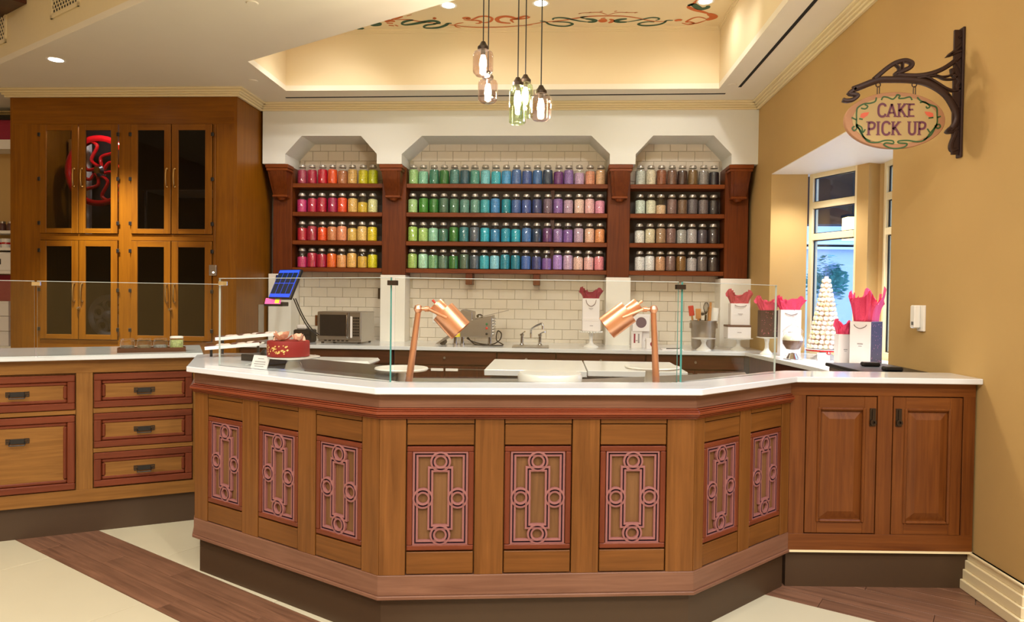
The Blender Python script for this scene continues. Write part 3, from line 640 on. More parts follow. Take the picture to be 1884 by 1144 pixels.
counter_face(path[1], path[2], P3); counter_face(path[2], path[3], P3); counter_face(path[3], LIP[3], [(0.066, 0.328), (0.415, 0.680)])
T = faceT(path[0], path[1])
MB(T).box(0, seglen(path[0], path[1]) - 0.002, 0, 0.03, 0.264, 0.876).build('end_panel', 'wood_main_v', sct)

# the white worktop above it: outer edge, ledge inner edge, left arm to the drawer counter, right arm to the wall
IN = offs(SL, 0.205)
top = [(-2.03, 3.90)] + SL + [(1.985, 3.66), (1.16, 3.62)] + [IN[3], IN[2], IN[1], (-1.52, 3.40), (-1.62, 4.10), (-1.95, 4.06)]
wt = MB().prism(top, H - TS, H).build('white_worktop', 'quartz', bevel=0.003)
tag(wt, 'white quartz worktop edging the angled front counter', 'worktop')
# lower steel work surface behind the ledge, dark glass display top behind the left face
LOW = offs(SL[1:4], 0.215); LOW2 = offs(SL[1:4], 0.92)
lw = thing('prep_counter', 'low steel prep counter running behind the front ledge', 'counter', (0, 3.3, 0))
lp = [LOW[0], LOW[1], LOW[2], (1.12, 4.2), LOW2[1], (-0.75, 3.58)]
MB().prism(lp, 0.90, 0.93).build('steel_top', 'steel', lw, bevel=0.003)
MB().prism([(LOW[0][0], 2.93), (LOW[1][0], 3.06), (0.45, 3.5), (-0.7, 3.42)], 0.0, 0.90).build('base', 'dark_wood_v', lw)
lg = [(-1.50, 3.42), (-0.80, 2.99), LOW[0], (-0.76, 3.58), (-1.60, 4.07)]
dt = thing('display_top', 'glossy black glass display top under the red cake', 'counter', (-1.2, 3.5, 0))
MB().prism(lg, 0.955, 0.985).build('glass_top', 'black_gloss', dt, bevel=0.002)
MB().prism([(-1.45, 3.48), (-0.86, 3.12), (-0.86, 3.5), (-1.50, 3.95)], 0.0, 0.955).build('base', 'dark_wood_v', dt)

# ================================================================ glass sneeze guards
def pane(a, b, z1, label, ends='ww', t=0.010):
    T = faceT(a, b); L = seglen(a, b)
    o = MB(T); o.box(0, L, -t / 2, t / 2, H, z1)
    o.m = [2, 2, 0, 1 if ends[1] == 'g' else 2, 0, 1 if ends[0] == 'g' else 2]
    q = o.build('glass_guard', ['glass', 'glass_edge', 'glass_edge_w']); tag(q, label, 'glass screen', 'glass sneeze guards')
    MB(T).box(0, L, -t / 2 - 0.0006, t / 2 + 0.0006, z1 - 0.0022, z1 + 0.0004).build('edge_glint', 'glass_edge_w', q)  # pale strip painted as the bright line of light along the glass top
    return q
GZ = 1.425
G0, G1, G2, G3 = (-1.628, 3.350), (-0.655, 2.828), (0.530, 3.022), (1.068, 3.487)
pane(G0, (-0.662, 2.832), GZ, 'clear glass screen in front of the red cake', 'wg')
pane((-0.645, 2.830), (0.521, 3.021), GZ, 'clear glass screen along the counter front, before both copper lamps', 'gg')
pane((0.538, 3.028), G3, GZ, 'clear glass screen on the short right side of the counter', 'gw')
dL = Vector((0.8776, 0.4794))
def lg_(s): return tuple(Vector((-2.752, 3.586)) + dL * s)
pane(lg_(0.012), lg_(0.90), 1.405, 'clear glass screen on the drawer counter, before the row of little jars')
pane(lg_(-1.2), lg_(0.0), 1.405, 'clear glass screen at the far left of the drawer counter')
def clip(x, y, z, label, mat='bronze', rz=0.0):
    o = thing('glass_clip', label, 'clip', (x, y, z), rz, 'glass clips')
    MB().box(-0.020, 0.020, -0.012, -0.006, -0.010, 0.010).build('front_plate', mat, o, local=True, bevel=0.001)
    MB().box(-0.020, 0.020, 0.006, 0.012, -0.010, 0.010).build('rear_plate', mat, o, local=True, bevel=0.001)
clip(G1[0], G1[1], 1.403, 'small bronze clip joining the glass at the left front corner')
clip(G2[0], G2[1], 1.403, 'small bronze clip joining the glass at the right front corner', rz=0.2)
clip(-2.745, 3.59, 1.39, 'small pale clip joining the two left glass screens', 'chrome', 0.5)
clip(G0[0] + 0.02, G0[1] - 0.011, 1.400, 'small clip on the glass edge nearest the wooden cabinet', 'chrome', 0.4)

# ================================================================ drawer counter on the left
LA, LD = Vector((-4.198, 2.901)), Vector((0.8776, 0.4797))
def lpt(s, o=0.0): return tuple(LA + LD * s + Vector((-LD.y, LD.x)) * o)
dc = thing('drawer_counter', 'oak counter with red-framed drawers and black iron pulls', 'counter', lpt(1.6) + (0,))
TL = faceT(lpt(0), lpt(1))
S1 = 2.55
MB(TL).box(0, S1, 0.02, 0.60, ZK, H - TS).build('carcass', 'oak_v', dc)
MB(TL).box(0, S1, 0.028, 0.58, 0, ZK).build('toe_kick', 'kick', dc)
for x0, x1, z0, z1, g in ((0, S1, 0.90, H - TS, 'oak_h'), (0, S1, ZK, 0.248, 'oak_h'), (1.776, 1.856, 0.248, 0.90, 'oak_v'), (2.368, S1, 0.248, 0.90, 'oak_v'),
                          (1.858, 2.366, 0.672, 0.698, 'oak_h'), (1.858, 2.366, 0.450, 0.473, 'oak_h'), (0.9, 1.774, 0.672, 0.694, 'oak_h'), (0.82, 0.9, 0.248, 0.90, 'oak_v')):
    MB(TL).box(x0, x1, 0, 0.022, z0, z1).build('face_rail' if g == 'oak_h' else 'face_stile', g, dc, bevel=0.001)
def pull(T, parent, x, z, w=0.105):
    m = MB(T)
    m.box(x - w * 0.30, x + w * 0.30, -0.010, 0, z - 0.013, z + 0.013)
    for sx in (-1, 1):
        for dx in (0.33, 0.41, 0.49):
            m.box(x + sx * w * dx - 0.0015, x + sx * w * dx + 0.0015, -0.005, 0, z - 0.011, z + 0.014)
        for dz in (-0.011, 0.0, 0.012): m.box(x + sx * w * 0.41 - w * 0.10, x + sx * w * 0.41 + w * 0.10, -0.005, 0, z + dz - 0.0015, z + dz + 0.0015)
    m.tube([T.inverted() @ (T @ Vector(p)) for p in ((x - w * 0.34, -0.006, z - 0.006), (x - w * 0.33, -0.024, z - 0.020), (x + w * 0.33, -0.024, z - 0.020), (x + w * 0.34, -0.006, z - 0.006))], 0.0035, 6)
    m.build('pull', 'black', parent)
def drawer(x0, x1, z0, z1, pz):
    T = TL
    d = MB(T).box(x0 + 0.055, x1 - 0.055, 0.004, 0.022, z0 + 0.045, z1 - 0.045).build('drawer_front', 'oak_h', dc)
    e = 0.003; f = 0.040
    m = MB(T)
    for a0, a1, b0, b1, k in ((x0 + e, x1 - e, z0 + e, z0 + f, 1), (x0 + e, x1 - e, z1 - f, z1 - e, 1), (x0 + e, x0 + f, z0 + f, z1 - f, 0), (x1 - f, x1 - e, z0 + f, z1 - f, 0)):
        m.box(a0, a1, -0.006, 0.022, b0, b1, k)
    m.build('red_frame', ['frame_red', 'frame_red_h'], d, bevel=0.004)
    m = MB(T); f0, f1 = 0.040, 0.062
    for a0, a1, b0, b1, k in ((x0 + f0, x1 - f0, z0 + f0, z0 + f1, 1), (x0 + f0, x1 - f0, z1 - f1, z1 - f0, 1), (x0 + f0, x0 + f1, z0 + f1, z1 - f1, 0), (x1 - f1, x1 - f0, z0 + f1, z1 - f1, 0)):
        m.box(a0, a1, -0.001, 0.022, b0, b1, k)
    m.build('inner_moulding', ['frame_red', 'frame_red_h'], d, bevel=0.007)
    m = MB(T); MBp = pull(T @ Matrix.Translation((0, 0.004, 0)), d, (x0 + x1) / 2 - 0.0 if x1 - x0 < 0.7 else 1.505, pz)
drawer(1.858, 2.366, 0.698, 0.895, 0.793); drawer(1.858, 2.366, 0.473, 0.672, 0.570); drawer(1.858, 2.366, 0.252, 0.450, 0.345)
drawer(0.92, 1.774, 0.694, 0.892, 0.793); drawer(0.92, 1.774, 0.250, 0.668, 0.540)
lt = MB(TL).box(0, 2.42, -0.035, 0.66, H - TS, H).build('side_worktop', 'quartz', bevel=0.003)
tag(lt, 'white quartz top of the oak drawer counter', 'worktop')

# ================================================================ corner cabinet on the right
cc = thing('corner_cabinet', 'dark brown two-door base cabinet next to the yellow wall', 'cabinet', (1.55, 3.42, 0))
A4, B4 = LIP[3], (1.975, 3.423); T4 = faceT(A4, B4); L4 = seglen(A4, B4)
MB(T4).box(0.0, L4, 0.02, 0.24, ZK, H - TS).build('carcass', 'cab_v', cc)
MB(T4).box(0.0, L4, 0.022, 0.22, 0, ZK).build('toe_kick', 'kick', cc)
MB(T4).box(0.0, L4, -0.002, 0.03, ZK - 0.004, ZK + 0.006).build('bottom_lip', 'trim', cc)
for x0, x1, z0, z1, g in ((0, L4, 0.910, H - TS, 'cab_h'), (0, L4, ZK + 0.006, 0.258, 'cab_h'), (0, 0.073, 0.258, 0.910, 'cab_v'), (0.410, 0.480, 0.258, 0.910, 'cab_v'), (0.812, L4, 0.258, 0.910, 'cab_v')):
    MB(T4).box(x0, x1, 0, 0.022, z0, z1).build('face_rail' if g == 'cab_h' else 'face_stile', g, cc, bevel=0.001)
def raised_door(x0, x1, z0, z1, px):
    d = MB(T4).box(x0 + 0.058, x1 - 0.058, 0.008, 0.022, z0 + 0.058, z1 - 0.058).build('door', 'cab_v', cc)
    m = MB(T4); e, f = 0.003, 0.060
    m.box(x0 + e, x0 + f, 0, 0.02, z0 + e, z1 - e); m.box(x1 - f, x1 - e, 0, 0.02, z0 + e, z1 - e)
    m.box(x0 + f, x1 - f, 0, 0.02, z0 + e, z0 + f, 1); m.box(x0 + f, x1 - f, 0, 0.02, z1 - f, z1 - e, 1)
    m.build('door_frame', ['cab_v', 'cab_h'], d, bevel=0.0015)
    m = MB(T4); f0, f1 = 0.054, 0.068
    m.box(x0 + f0, x0 + f1, -0.008, 0.012, z0 + f0, z1 - f0); m.box(x1 - f1, x1 - f0, -0.008, 0.012, z0 + f0, z1 - f0)
    m.box(x0 + f1, x1 - f1, -0.008, 0.012, z0 + f0, z0 + f1, 1); m.box(x0 + f1, x1 - f1, -0.008, 0.012, z1 - f1, z1 - f0, 1)
    m.build('bead', ['cab_v', 'cab_h'], d, bevel=0.005)
    a0, a1, b0, b1 = x0 + 0.072, x1 - 0.072, z0 + 0.072, z1 - 0.072; g = 0.035
    m = MB(T4); m.add([(a0, 0.008, b0), (a1, 0.008, b0), (a1, 0.008, b1), (a0, 0.008, b1), (a0 + g, -0.004, b0 + g), (a1 - g, -0.004, b0 + g), (a1 - g, -0.004, b1 - g), (a0 + g, -0.004, b1 - g)],
                      [(0, 1, 5, 4), (1, 2, 6, 5), (2, 3, 7, 6), (3, 0, 4, 7), (4, 5, 6, 7)])
    m.build('raised_field', 'cab_v', d)
    h = MB(T4).box(px - 0.014, px + 0.014, -0.004, 0.001, 0.768, 0.852).build('latch', 'bronze', d, bevel=0.001)
    m = MB(T4); m.box(px - 0.004, px + 0.004, -0.008, -0.004, 0.800, 0.846)
    m.sweep(circ(px, 0.787, 0.011, 16), [(-0.0035, 0.004), (-0.0035, 0.012), (0.0035, 0.012), (0.0035, 0.004)], True)
    m.build('ring_pull', 'bronze', h)
raised_door(0.075, 0.408, 0.260, 0.908, 0.386); raised_door(0.482, 0.810, 0.256, 0.908, 0.508)

# ================================================================ tall wooden cabinet on the left
tb = thing('tall_cabinet', 'tall brown wooden cabinet with eight glazed doors and brass handles', 'cabinet', (-4.18, 7.0, 0))
CX0, CX1, CY0, CY1, CZ = -5.31, -3.045, 6.60, 7.44, 3.225
MB().box(CX1 - 0.03, CX1, CY0, CY1, 0, CZ).build('right_side', 'tall_v', tb)
MB().box(CX0, CX0 + 0.03, CY0, CY1, 0, CZ).build('left_side', 'tall_v', tb)
MB().box(CX0 + 0.03, CX1 - 0.03, CY1 - 0.02, CY1, 0, CZ).build('back', 'cab_inside', tb)
MB().box(CX0 + 0.03, CX1 - 0.03, CY0 + 0.02, CY1 - 0.02, CZ - 0.03, CZ).build('top', 'cab_inside', tb)
MB().box(CX0 + 0.03, CX1 - 0.03, CY0 + 0.04, CY1 - 0.02, 1.865, 1.895).build('shelf', 'cab_inside', tb)
MB().box(CX0 + 0.03, CX1 - 0.03, CY0 + 0.04, CY1 - 0.02, 0.84, 0.87).build('shelf', 'cab_inside', tb)
MB().box(-4.17, -4.13, CY0 + 0.02, CY1 - 0.02, 0.0, CZ - 0.03).build('divider', 'cab_inside', tb)
DU, DLW = (1.912, 2.966), (0.885, 1.848)
for x0, x1, z0, z1, g in ((CX0 + 0.03, CX1 - 0.03, 2.968, CZ, 'tall_h'), (CX0 + 0.03, -5.004, 0, 2.968, 'tall_v'), (-3.28, CX1 - 0.03, 0, 2.968, 'tall_v'), (-4.214, -4.087, 0, 2.968, 'tall_v'),
                          (-5.004, -4.214, 1.850, 1.910, 'tall_h'), (-4.087, -3.28, 1.850, 1.910, 'tall_h'), (-5.004, -4.214, 0, 0.883, 'tall_h'), (-4.087, -3.28, 0, 0.883, 'tall_h')):
    MB().box(x0, x1, CY0, CY0 + 0.022, z0, z1).build('face_rail' if g == 'tall_h' else 'face_stile', g, tb, bevel=0.001)
def gdoor(x0, x1, z0, z1, hx, side):
    y0, y1 = CY0 - 0.018, CY0 + 0.002
    sl, sr = 0.068, 0.068
    m = MB(); zb, zt = z0 + 0.05, z1 - 0.06
    m.box(x0 + 0.003, x0 + sl, y0, y1, z0 + 0.003, z1 - 0.003); m.box(x1 - sr, x1 - 0.003, y0, y1, z0 + 0.003, z1 - 0.003)
    m.box(x0 + sl, x1 - sr, y0, y1, z0 + 0.003, zb, 1); m.box(x0 + sl, x1 - sr, y0, y1, zt, z1 - 0.003, 1)
    d = m.build('door', ['tall_v', 'tall_h'], tb, bevel=0.002)
    MB().box(x0 + sl, x1 - sr, y0 + 0.009, y0 + 0.013, zb, zt).build('pane', 'door_glass', d)
    zc = 2.45 if z0 > 1.5 else 1.345
    m = MB(); m.tube([(hx, y0, zc - 0.085), (hx, y0 - 0.022, zc - 0.080), (hx, y0 - 0.030, zc - 0.03), (hx, y0 - 0.030, zc + 0.03), (hx, y0 - 0.022, zc + 0.080), (hx, y0, zc + 0.085)], 0.007, 8)
    for q in (-0.085, 0.085): m.lathe([(0, -0.012), (0.012, -0.006), (0.012, 0.006), (0, 0.012)], 10, c=(hx, y0 - 0.004, zc + q))
    m.build('handle', 'brass', d, True)
    xh = x0 - 0.004 if side < 0 else x1 + 0.004
    for z in (z0 + 0.10, (z0 + z1) / 2, z1 - 0.10):
        MB().box(xh - 0.014, xh + 0.014, y0 - 0.006, y0 + 0.004, z - 0.018, z + 0.018).build('hinge', 'black', d, bevel=0.003)
for z0, z1 in (DU, DLW):
    gdoor(-5.002, -4.610, z0, z1, -4.648, -1); gdoor(-4.606, -4.216, z0, z1, -4.568, 1)
    gdoor(-4.085, -3.686, z0, z1, -3.724, -1); gdoor(-3.682, -3.282, z0, z1, -3.646, 1)
for x in (-4.60, -3.685):
    o = MB().lathe([(0, 0), (0.016, 0), (0.016, 0.012), (0.01, 0.03), (0, 0.03)], 12, T=Matrix.Translation((x, CY0 - 0.018, 1.19)) @ Matrix.Rotation(PI / 2, 4, 'X')).build('lock', 'chrome', tb, True)
# things seen behind the cabinet glass
def wheel(name, label, x, y, z, R, mat, spokes, thick=0.05, holes=False):
    o = thing(name, label, 'wheel', (x, y, z - R))
    T = Matrix.Translation((x, y, z))
    MB(T).sweep(circ(0, 0, R - 0.03, 48), [(-0.03, 0), (-0.03, thick), (-0.012, thick + 0.012), (0.012, thick + 0.012), (0.03, thick), (0.03, 0), (-0.03, 0)], True).build('rim', mat, o, True)
    MB(T).lathe([(0, 0), (0.06, 0), (0.06, 0.05), (0.035, 0.075), (0, 0.075)], 20, T=Matrix.Rotation(PI / 2, 4, 'X')).build('hub', 'chrome' if not holes else mat, o, True)
    for k in range(spokes):
        a = 2 * PI * k / spokes + 0.3
        if holes:
            MB(T).sweep(circ(0.55 * R * math.cos(a), 0.55 * R * math.sin(a), 0.24 * R, 24), [(-0.016, 0), (-0.016, thick), (0.016, thick), (0.016, 0), (-0.016, 0)], True).build('spoke_ring', mat, o, True)
        else:
            m = MB(T); pts = [(0.05 * math.cos(a), 0.05 * math.sin(a)), (0.4 * R * math.cos(a + 0.35), 0.4 * R * math.sin(a + 0.35)), (0.7 * R * math.cos(a - 0.2), 0.7 * R * math.sin(a - 0.2)), ((R - 0.04) * math.cos(a), (R - 0.04) * math.sin(a))]
            m.tube([(p[0], -0.03, p[1]) for p in smooth(pts, 6)], 0.018, 8); m.build('spoke', mat, o, True)
wheel('flywheel_display', 'glossy red flywheel with curved spokes behind the upper left cabinet doors', -4.72, 7.10, 2.60, 0.365, 'red_gloss', 8)
wheel('flywheel_display', 'grey wheel with round openings behind the lower left cabinet doors', -4.62, 7.10, 1.10, 0.225, 'grey_paint', 5, 0.03, True)
o = thing('slatted_board', 'white slatted board standing below the red wheel inside the cabinet', 'board', (-4.6, 7.34, 1.895))
for k in range(7): MB().box(-4.62, -4.40, 7.34, 7.36, 1.897 + k * 0.075, 1.897 + k * 0.075 + 0.071).build('slat', 'pier', o, bevel=0.002)
o = thing('brown_panel', 'pale brown upright panel behind the leftmost upper cabinet door', 'panel', (-5.0, 7.3, 1.895))
MB().box(-5.22, -5.02, 7.30, 7.33, 1.895, 2.98).build('board', 'oak_v', o); MB().box(-5.02, -4.98, 7.28, 7.33, 1.895, 2.98).build('edge_strip', 'pier', o)
o = thing('steel_shelf', 'steel wire shelf behind the upper right cabinet doors', 'shelf', (-3.6, 7.1, 2.3))
m = MB()
for k in range(10): m.box(-4.1, -3.1, 6.80 + k * 0.055, 6.81 + k * 0.055, 2.36, 2.37)
m.build('wires', 'steel', o)
for x in (-4.08, -3.11):
    for y in (6.80, 7.30): MB().box(x, x + 0.02, y, y + 0.02, 1.895, 2.37).build('leg', 'steel', o)
# added lamp and glowing puck inside the cabinet, brightening the red wheel
d = bpy.data.lights.new('wheel_fill_lamp', 'POINT'); d.energy = 22; d.color = (1, 0.95, 0.95); d.shadow_soft_size = 0.03
lo = bpy.data.objects.new('wheel_fill_lamp', d); col.objects.link(lo); lo.location = (-4.55, 6.78, 3.12)
o = MB().lathe([(0, 0), (0.05, 0), (0.05, 0.02), (0, 0.02)], 16, c=(-4.55, 6.78, 3.165)).build('wheel_fill_puck', 'lamp_disc'); tag(o, 'small round puck added under the cabinet top to brighten the wheel', 'lamp')
o = thing('switch_box', 'small metal switch box with an indicator light on the cabinet stile', 'switch', (-3.27, 6.6, 1.52))
MB().box(-3.305, -3.235, 6.575, 6.60, 1.52, 1.62).build('box', 'steel', o, bevel=0.003)
MB().lathe([(0, 0), (0.007, 0), (0.007, 0.004), (0, 0.004)], 10, T=Matrix.Translation((-3.26, 6.575, 1.55)) @ Matrix.Rotation(PI / 2, 4, 'X')).build('indicator', 'lamp_disc', o)
m = MB(); m.tube([(-3.255, 6.59, 1.62), (-3.255, 6.592, 2.96)], 0.005, 6); m.build('conduit', 'tall_v', o)
o = MB().box(-3.045, -3.041, 7.10, 7.24, 0.93, 1.24).build('notice_strip', 'steel'); tag(o, 'narrow metal strip on the side of the tall cabinet', 'sign')

# ================================================================ jar shelving
sh = thing('jar_shelving', 'cherry wood wall shelving in three bays filled with candy jars', 'shelving', (-0.5, 7.42, 1.57))
SHZ = (2.519, 2.219, 1.919, 1.635)
PIL = [(-2.975, -2.772), (-1.81, -1.56), (0.53, 0.757), (1.712, 1.945)]
for x0, x1 in PIL:
    MB().box(x0, x1, YP, YT - 0.004, 1.567, 2.688).build('pilaster', 'cherry_v', sh, bevel=0.003)
def corbel(x0, x1):
    xc = (x0 + x1) / 2; hw_ = 0.108
    b = MB()
    for o, z0, z1 in ((0.012, 2.650, 2.688), (0.004, 2.622, 2.650)): b.box(xc - hw_ - o, xc + hw_ + o, YW + 0.012 - o, YP, z0, z1)
    c_ = b.build('corbel', 'cherry_h', sh, bevel=0.004)
    prof = smooth([(YW + 0.02, 2.622), (YW + 0.04, 2.54), (YW + 0.085, 2.44), (YW + 0.105, 2.385)], 5)
    def slab(h0, h1, dy):
        m = MB(); n = len(prof); vs = []
        for i, (y, z) in enumerate(prof):
            k = h0 + (h1 - h0) * i / (n - 1)
            vs += [(xc - k, y + dy, z), (xc + k, y + dy, z), (xc - k, YP + 0.002, z), (xc + k, YP + 0.002, z)]
        fs = []
        for i in range(n - 1):
            a, c2 = 4 * i, 4 * i + 4
            fs += [(a, a + 1, c2 + 1, c2), (a + 1, a + 3, c2 + 3, c2 + 1), (a + 2, a, c2, c2 + 2), (a + 3, a + 2, c2 + 2, c2 + 3)]
        fs += [(0, 1, 3, 2), (4 * n - 4, 4 * n - 3, 4 * n - 1, 4 * n - 2)]
        return m.add(vs, fs)
    slab(0.100, 0.072, 0.0).build('corbel_body', 'cherry_v', c_, True)
    slab(0.070, 0.046, -0.010).build('corbel_face', 'cherry_v', c_, True)
    MB().box(xc - 0.080, xc + 0.080, YW + 0.085, YP + 0.002, 2.360, 2.385).build('corbel_foot', 'cherry_h', c_, bevel=0.006)
    MB().lathe([(0, -0.03), (0.03, -0.025), (0.048, 0.0), (0, 0.0)], 16, c=(xc, YP - 0.03, 2.360)).build('corbel_drop', 'cherry_h', c_, True)
for p in PIL: corbel(*p)
SB = [(-2.772, -1.81), (-1.56, 0.53), (0.757, 1.712)]
for x0, x1 in SB:
    for z in SHZ: MB().box(x0, x1, YP + 0.012, YT - 0.012, z - 0.043, z).build('shelf_board', 'cherry_h', sh, bevel=0.003)
    MB().box(x0, x1, YT - 0.014, YT - 0.006, 1.595, 2.50).build('back_panel', 'shelf_back', sh)
for x in (-0.895, -0.19):
    MB().box(x - 0.035, x + 0.035, YP + 0.03, YT - 0.01, 1.475, 1.592).build('bracket', 'cherry_v', sh, bevel=0.003)
MB().box(-0.055, -0.015, YP + 0.158, YT - 0.014, 1.635, 2.478).build('stud', 'cherry_v', sh)

# jars
JL = [[(150,50,75),(160,25,55),(175,15,40),(225,75,20),(165,105,65),(200,160,90),(195,185,30),(175,180,20)],
      [(180,50,105),(165,25,60),(160,15,45),(150,25,70),(220,70,35),(205,165,90),(195,165,50),(225,215,150)],
      [(165,25,45),(150,30,50),(230,70,15),(190,120,75),(225,135,95),(200,165,80),(215,175,100),(215,190,40)],
      [(180,45,95),(165,25,55),(160,20,50),(235,95,20),(205,145,85),(215,165,85),(200,160,60),(205,195,30)]]
JC = [[(150,190,120),(130,190,160),(60,125,100),(45,110,50),(75,130,125),(50,90,105),(80,150,135),(115,190,200),(60,175,190),(70,150,200),(75,110,165),(65,90,150),(60,105,160),(40,60,85),(100,45,110),(130,100,160),(180,150,180),(205,140,110),(210,170,130)],
      [(155,190,125),(60,130,45),(45,115,45),(70,105,85),(70,120,90),(90,140,130),(100,150,135),(60,160,170),(60,130,185),(20,130,145),(65,95,150),(65,85,145),(55,65,110),(105,85,100),(125,90,150),(170,140,160),(225,180,165),(225,165,165),(235,140,165)],
      [(155,190,90),(160,195,110),(140,195,165),(60,110,90),(50,115,45),(50,120,125),(85,95,105),(40,165,185),(50,125,170),(20,140,165),(30,155,175),(65,110,165),(35,55,80),(90,45,95),(135,105,155),(120,85,150),(170,145,165),(225,170,145),(225,140,90)],
      [(150,180,90),(165,215,180),(110,160,110),(90,120,100),(50,115,50),(80,105,85),(75,90,100),(55,165,180),(130,195,215),(30,130,150),(25,120,140),(65,100,165),(60,65,115),(120,85,150),(160,125,190),(180,150,175),(225,175,160),(225,165,160),(240,130,140)]]
JR = [[(185,190,180),(205,195,170),(130,75,50),(110,80,65),(60,40,35),(110,85,50),(130,125,120),(35,30,35)],
      [(190,205,195),(205,205,180),(200,170,135),(120,95,90),(110,85,65),(95,90,95),(105,95,95),(45,42,42)],
      [(215,215,205),(205,195,165),(150,120,90),(120,90,85),(150,150,145),(165,160,160),(70,65,75),(55,45,45)],
      [(215,215,210),(215,220,210),(185,140,105),(115,90,85),(120,85,40),(165,160,160),(100,90,85),(60,50,45)]]
def cname(c):
    r, g, b = [v / 255 for v in c]; mx, mn = max(r, g, b), min(r, g, b); s = (mx - mn) / mx if mx else 0
    if s < 0.16: return 'white' if mx > 0.8 else 'pale grey' if mx > 0.6 else 'grey' if mx > 0.38 else 'black'
    d = mx - mn
    h = (60 * ((g - b) / d) if mx == r else 60 * ((b - r) / d) + 120 if mx == g else 60 * ((r - g) / d) + 240) % 360
    if (h < 48) and mx < 0.62 and s < 0.65: return 'dark brown' if mx < 0.35 else 'brown'
    if h < 10 or h > 335: return ('pink' if s < 0.5 else 'magenta' if 325 < h < 345 else 'red') if mx > 0.55 else 'dark red'
    if h < 30: return 'peach' if s < 0.6 else 'orange'
    if h < 46: return 'tan'
    if h < 70: return 'yellow' if s > 0.5 else 'cream'
    n = 'lime green' if h < 100 else 'green' if h < 150 else 'sea green' if h < 172 else 'turquoise' if h < 200 else 'blue' if h < 235 else 'purple' if h < 300 else 'plum'
    if h >= 300: return 'mauve' if s < 0.4 else 'magenta'
    return ('dark ' if mx < 0.45 else 'pale ' if s < 0.35 else '') + n
ORD = ['first', 'second', 'third', 'fourth', 'fifth', 'sixth', 'seventh', 'eighth', 'ninth', 'tenth', 'eleventh', 'twelfth', 'thirteenth', 'fourteenth', 'fifteenth', 'sixteenth', 'seventeenth', 'eighteenth', 'nineteenth']
body_prof = [(0, 0), (0.046, 0), (0.0525, 0.006), (0.0525, 0.146), (0.049, 0.160), (0.037, 0.170), (0.034, 0.176), (0.034, 0.184)]
jm = MB().lathe(body_prof, 20).build('jar_glass', 'jar_glass', None, True); me_body = jm.data; bpy.data.objects.remove(jm)
jm = MB().lathe([(0, 0.005), (0.044, 0.005), (0.0500, 0.010), (0.0500, 0.142), (0.046, 0.154), (0.03, 0.160), (0, 0.162)], 20).build('candy_fill', 'candy', None, True); me_fill = jm.data; bpy.data.objects.remove(jm)
jm = MB().lathe([(0.0355, 0.176), (0.0385, 0.178), (0.0385, 0.186), (0.0355, 0.189), (0.0355, 0.197), (0.030, 0.206), (0.012, 0.210), (0, 0.211)], 20).build('lid', 'jar_lid', None, True); me_lid = jm.data; bpy.data.objects.remove(jm)
def jar(x, y, z, c, level, label):
    o = thing('candy_jar', label, 'jar', (x, y, z), random.uniform(0, 6.28), 'candy jars on the wall shelves')
    inst('jar_glass', me_body, o)
    f = inst('candy_fill', me_fill, o, scale=(1, 1, level)); f.color = tuple(min(0.95, v * 1.45) for v in rgb(*c)[:3]) + (1,)
    inst('lid', me_lid, o)
LOWF = {('left', 1, 6): 0.72, ('right', 1, 2): 0.62, ('left', 3, 0): 0.74, ('left', 3, 6): 0.8, ('centre', 3, 13): 0.78, ('centre', 0, 16): 0.8, ('right', 2, 0): 0.85}
for bay, rows, xa_, xb_ in (('left', JL, -2.695, -1.935), ('centre', JC, -1.502, 0.459), ('right', JR, 0.870, 1.620)):
    for r, row in enumerate(rows):
        n = len(row)
        for i, cl in enumerate(row):
            x = xa_ + (xb_ - xa_) * i / (n - 1) + random.uniform(-0.003, 0.003)
            lv = LOWF.get((bay, r, i), random.choice((0.96, 1.0, 1.0, 0.92, 0.88)))
            place = ['top', 'second', 'third', 'bottom'][r]
            jar(x, 7.395 + random.uniform(-0.006, 0.006), SHZ[r], cl, lv, 'jar of %s candies, %s from left on the %s shelf, %s bay' % (cname(cl), ORD[i], place, bay))

# ================================================================ back counter
ZB = 0.87
bwt = MB().prism([(-3.04, 6.62), (1.76, 6.62), (1.90, 5.2), (1.90, 4.34), (2.235, 4.34), (2.72, 4.88), (2.72, 6.10), (2.60, 6.13), (2.33, 6.67), (1.983, 6.67), (1.983, 7.294), (1.68, 7.294), (1.68, 7.53), (0.775, 7.53), (0.775, 7.294), (0.525, 7.294), (0.525, 7.53), (-1.56, 7.53), (-1.56, 7.294), (-1.822, 7.294), (-1.822, 7.53), (-2.775, 7.53), (-2.775, 7.294), (-3.04, 7.294)], ZB - 0.035, ZB).build('back_worktop', 'quartz', bevel=0.003)
tag(bwt, 'white quartz worktop along the tiled wall and into the window bay', 'worktop')
ORDL = ['leftmost dark wood base cabinet under the microwave', 'dark wood base cabinet under the steel machine', 'dark wood base cabinet under the faucet', 'dark wood base cabinet below the stacked white boxes', 'rightmost dark wood base cabinet below the utensil bucket']
xs = [-3.04, -1.53, -0.54, 0.02, 0.86, 1.77]
